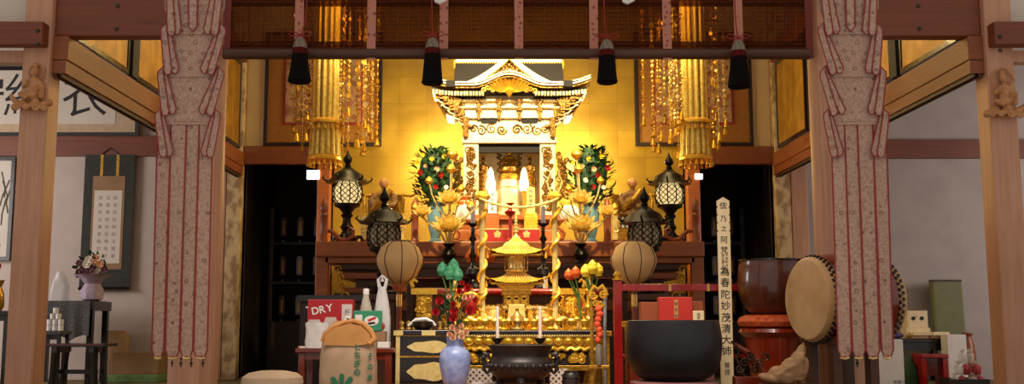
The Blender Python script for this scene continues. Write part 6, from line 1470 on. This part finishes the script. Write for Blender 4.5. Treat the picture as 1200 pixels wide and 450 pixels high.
# olive folded seat leaning on wall
a = at(1094, 396, 13.8); b = at(1127, 328, 13.8); w = (b.x - a.x) / 2; r = T('olive_folded_mat', 'tall olive green folded mat leaning against the right room wall', 'mat', ((a.x + b.x) / 2, 13.7, 0)); H = b.z
m = MB(); Q = rotm('X', -.06)
m.box(-w, w, 0, .1, 0.0, H - .005, Q); m.build('padded_body', 'olive', r, smooth=0, bevel=.03); MB().box(-w + .01, w - .01, .0, .11, H - .02, H + .005, Q).build('dark_edge', 'zig', r, smooth=0)
a = at(1108, 412, 13.2); b = at(1131, 392, 13.2); r = T('white_carton', 'white carton between the black side desk and the tray of wrapped gifts', 'box', ((a.x + b.x) / 2, 13.15, 0)); MB().box(-.12, .12, 0, .2, 0, b.z).build('box_body', 'white', r, smooth=0, bevel=.005)
a = at(1138, 408, 13.6); one(MB().lathe([(.1, 0), (.11, .2), (.08, .5), (.05, .58), (.08, .62), (.02, .64)], n=16), 'wooden_urn', 'wood_post', 'brown wooden urn behind the tray of wrapped gifts', 'urn', (at(1136, 408, 13.6).x, 13.65, 0))
Y = 12.0; a = at(1118, 440, Y); b = at(1160, 440, Y); zb_ = at(1138, 447, Y).z
r = T('black_tray', 'low black slatted tray filled with wrapped gifts in the right room', 'tray', ((a.x + b.x) / 2, Y, 0)); w = (b.x - a.x) / 2
MB().box(-w, w, 0, .4, .0, .03).build('tray_floor', 'black', r, smooth=0)
m = MB(); m.box(-w, w, 0, .02, .03, .12).box(-w, w, .38, .4, .03, .12).box(-w, -w + .02, .02, .38, .03, .12).box(w - .02, w, .02, .38, .03, .12); m.build('rim', 'black', r, smooth=0)
g = random.Random(21); k = sc_(Y); cnt = 0
for layer in range(3):
    for j in range(4 - layer):
        x = r.location.x + (j - (3 - layer) / 2) * .105; z = .03 + layer * .135; y = Y + .1 + .05 * (j % 2); mt = 'redcup' if (layer, j) in ((0, 1), (1, 1), (0, 3), (1, 2)) else 'clear'
        o = T('wrapped_gift', '%s wrapped gift in the black tray, %s layer, %s from the left' % ('red' if mt == 'redcup' else 'clear', ('bottom', 'middle', 'top')[layer], ('first', 'second', 'third', 'fourth', 'fifth')[j]), 'gift', (x, y, z), 'wrapped gifts in the tray')
        m = MB(); m.lathe([(.03, 0), (.046, .025), (.051, .07), (.043, .105), (.017, .12)], n=14, lobes=7, lob=.05); m.build('gift_body', mt, o)
        m = MB()
        for i in range(6): m.petal((0, 0, .115), (cos(i * 1.05), sin(i * 1.05), .8), .06, .04, .3)
        m.build('gathered_wrap', 'clear', o)

# ================================================================== LIGHT
def area(name, loc, tgt, size, power, col, sy=None, spread=None):
    l = bpy.data.lights.new(name, 'AREA'); l.energy = power; l.color = col; l.size = size
    if sy: l.shape = 'RECTANGLE'; l.size_y = sy
    if spread: l.spread = spread
    o = bpy.data.objects.new(name, l); C.objects.link(o); o.location = loc
    o.rotation_euler = (Vector(tgt) - Vector(loc)).to_track_quat('-Z', 'Y').to_euler(); return o
def point(name, loc, power, col, rad=.08):
    l = bpy.data.lights.new(name, 'POINT'); l.energy = power; l.color = col; l.shadow_soft_size = rad
    o = bpy.data.objects.new(name, l); C.objects.link(o); o.location = loc; return o
def spot(name, loc, tgt, power, col, ang, blend=.5, rad=.06):
    l = bpy.data.lights.new(name, 'SPOT'); l.energy = power; l.color = col; l.spot_size = R(ang); l.spot_blend = blend; l.shadow_soft_size = rad
    o = bpy.data.objects.new(name, l); C.objects.link(o); o.location = loc
    o.rotation_euler = (Vector(tgt) - Vector(loc)).to_track_quat('-Z', 'Y').to_euler(); return o
W = bpy.data.worlds.new('world'); SC.world = W; W.use_nodes = True
bg = W.node_tree.nodes['Background']; bg.inputs['Color'].default_value = (1, .88, .80, 1); bg.inputs['Strength'].default_value = .58
WARM = (1, .74, .32); WARM2 = (1, .82, .46)
# two lamps mounted over the front beam, aimed at the shrine
spot('shrine_spot', (-1.1, 9.2, 4.9), (-.1, 12.4, 2.9), 1000, WARM2, 50, .7)
spot('shrine_spot', (1.1, 9.2, 4.9), (.1, 12.4, 2.9), 1000, WARM2, 50, .7)
point('shrine_lamp', (0, 12.55, 2.98), 9, (1, .85, .6), .05)
point('wall_lamp', (-.95, 13.55, 2.95), 85, (1, .8, .34), .06)
point('wall_lamp', (.95, 13.55, 2.95), 85, (1, .8, .34), .06)
area('ceiling_glow', (0, 11.2, 5.3), (0, 11.6, 0), 3.2, 100, (1, .8, .42), 2.4)
area('side_glow', (-1.9, 12.2, 4.6), (-3.7, 12.0, 3.3), 1.0, 42, WARM)
area('side_glow', (1.9, 12.2, 4.6), (3.7, 12.0, 3.3), 1.0, 42, WARM)
spot('desk_fill_spot', (-.5, 8.6, 3.9), (0, 9.6, .9), 620, WARM2, 42, .8, .1)  # added unseen spots brightening the gilt desk and pagoda
spot('desk_fill_spot', (.6, 8.6, 3.9), (.1, 9.6, .9), 620, WARM2, 42, .8, .1)
spot('lotus_spot', (-1.0, 8.6, 4.4), (-.75, 11.1, 2.3), 800, WARM2, 24, .8, .08)  # added unseen spots lifting the gilt lotus sprays
spot('lotus_spot', (1.0, 8.6, 4.4), (.75, 11.1, 2.3), 800, WARM2, 24, .8, .08)  # added unseen spot lifting the gilt lotus sprays
area('front_fill', (0, 5.6, 3.3), (0, 7.5, .7), 2.4, 26, (1, .86, .74), 1.0, R(66))
# added fill standing in for daylight of the side rooms; no windows built
area('side_room_fill', (-9.3, 11, 2.4), (-5, 13.6, 1.6), 2.0, 160, (1, .93, .9), 2.0)
area('side_room_fill', (9.3, 11, 2.4), (5, 13.6, 1.6), 2.0, 95, (1, .9, .86), 2.0)
SC.view_settings.view_transform = 'Standard'
SC.cycles.use_denoising = True
SC.cycles.max_bounces = 6; SC.cycles.transparent_max_bounces = 12
try: bpy.data.objects.remove(_FC)
except NameError: pass
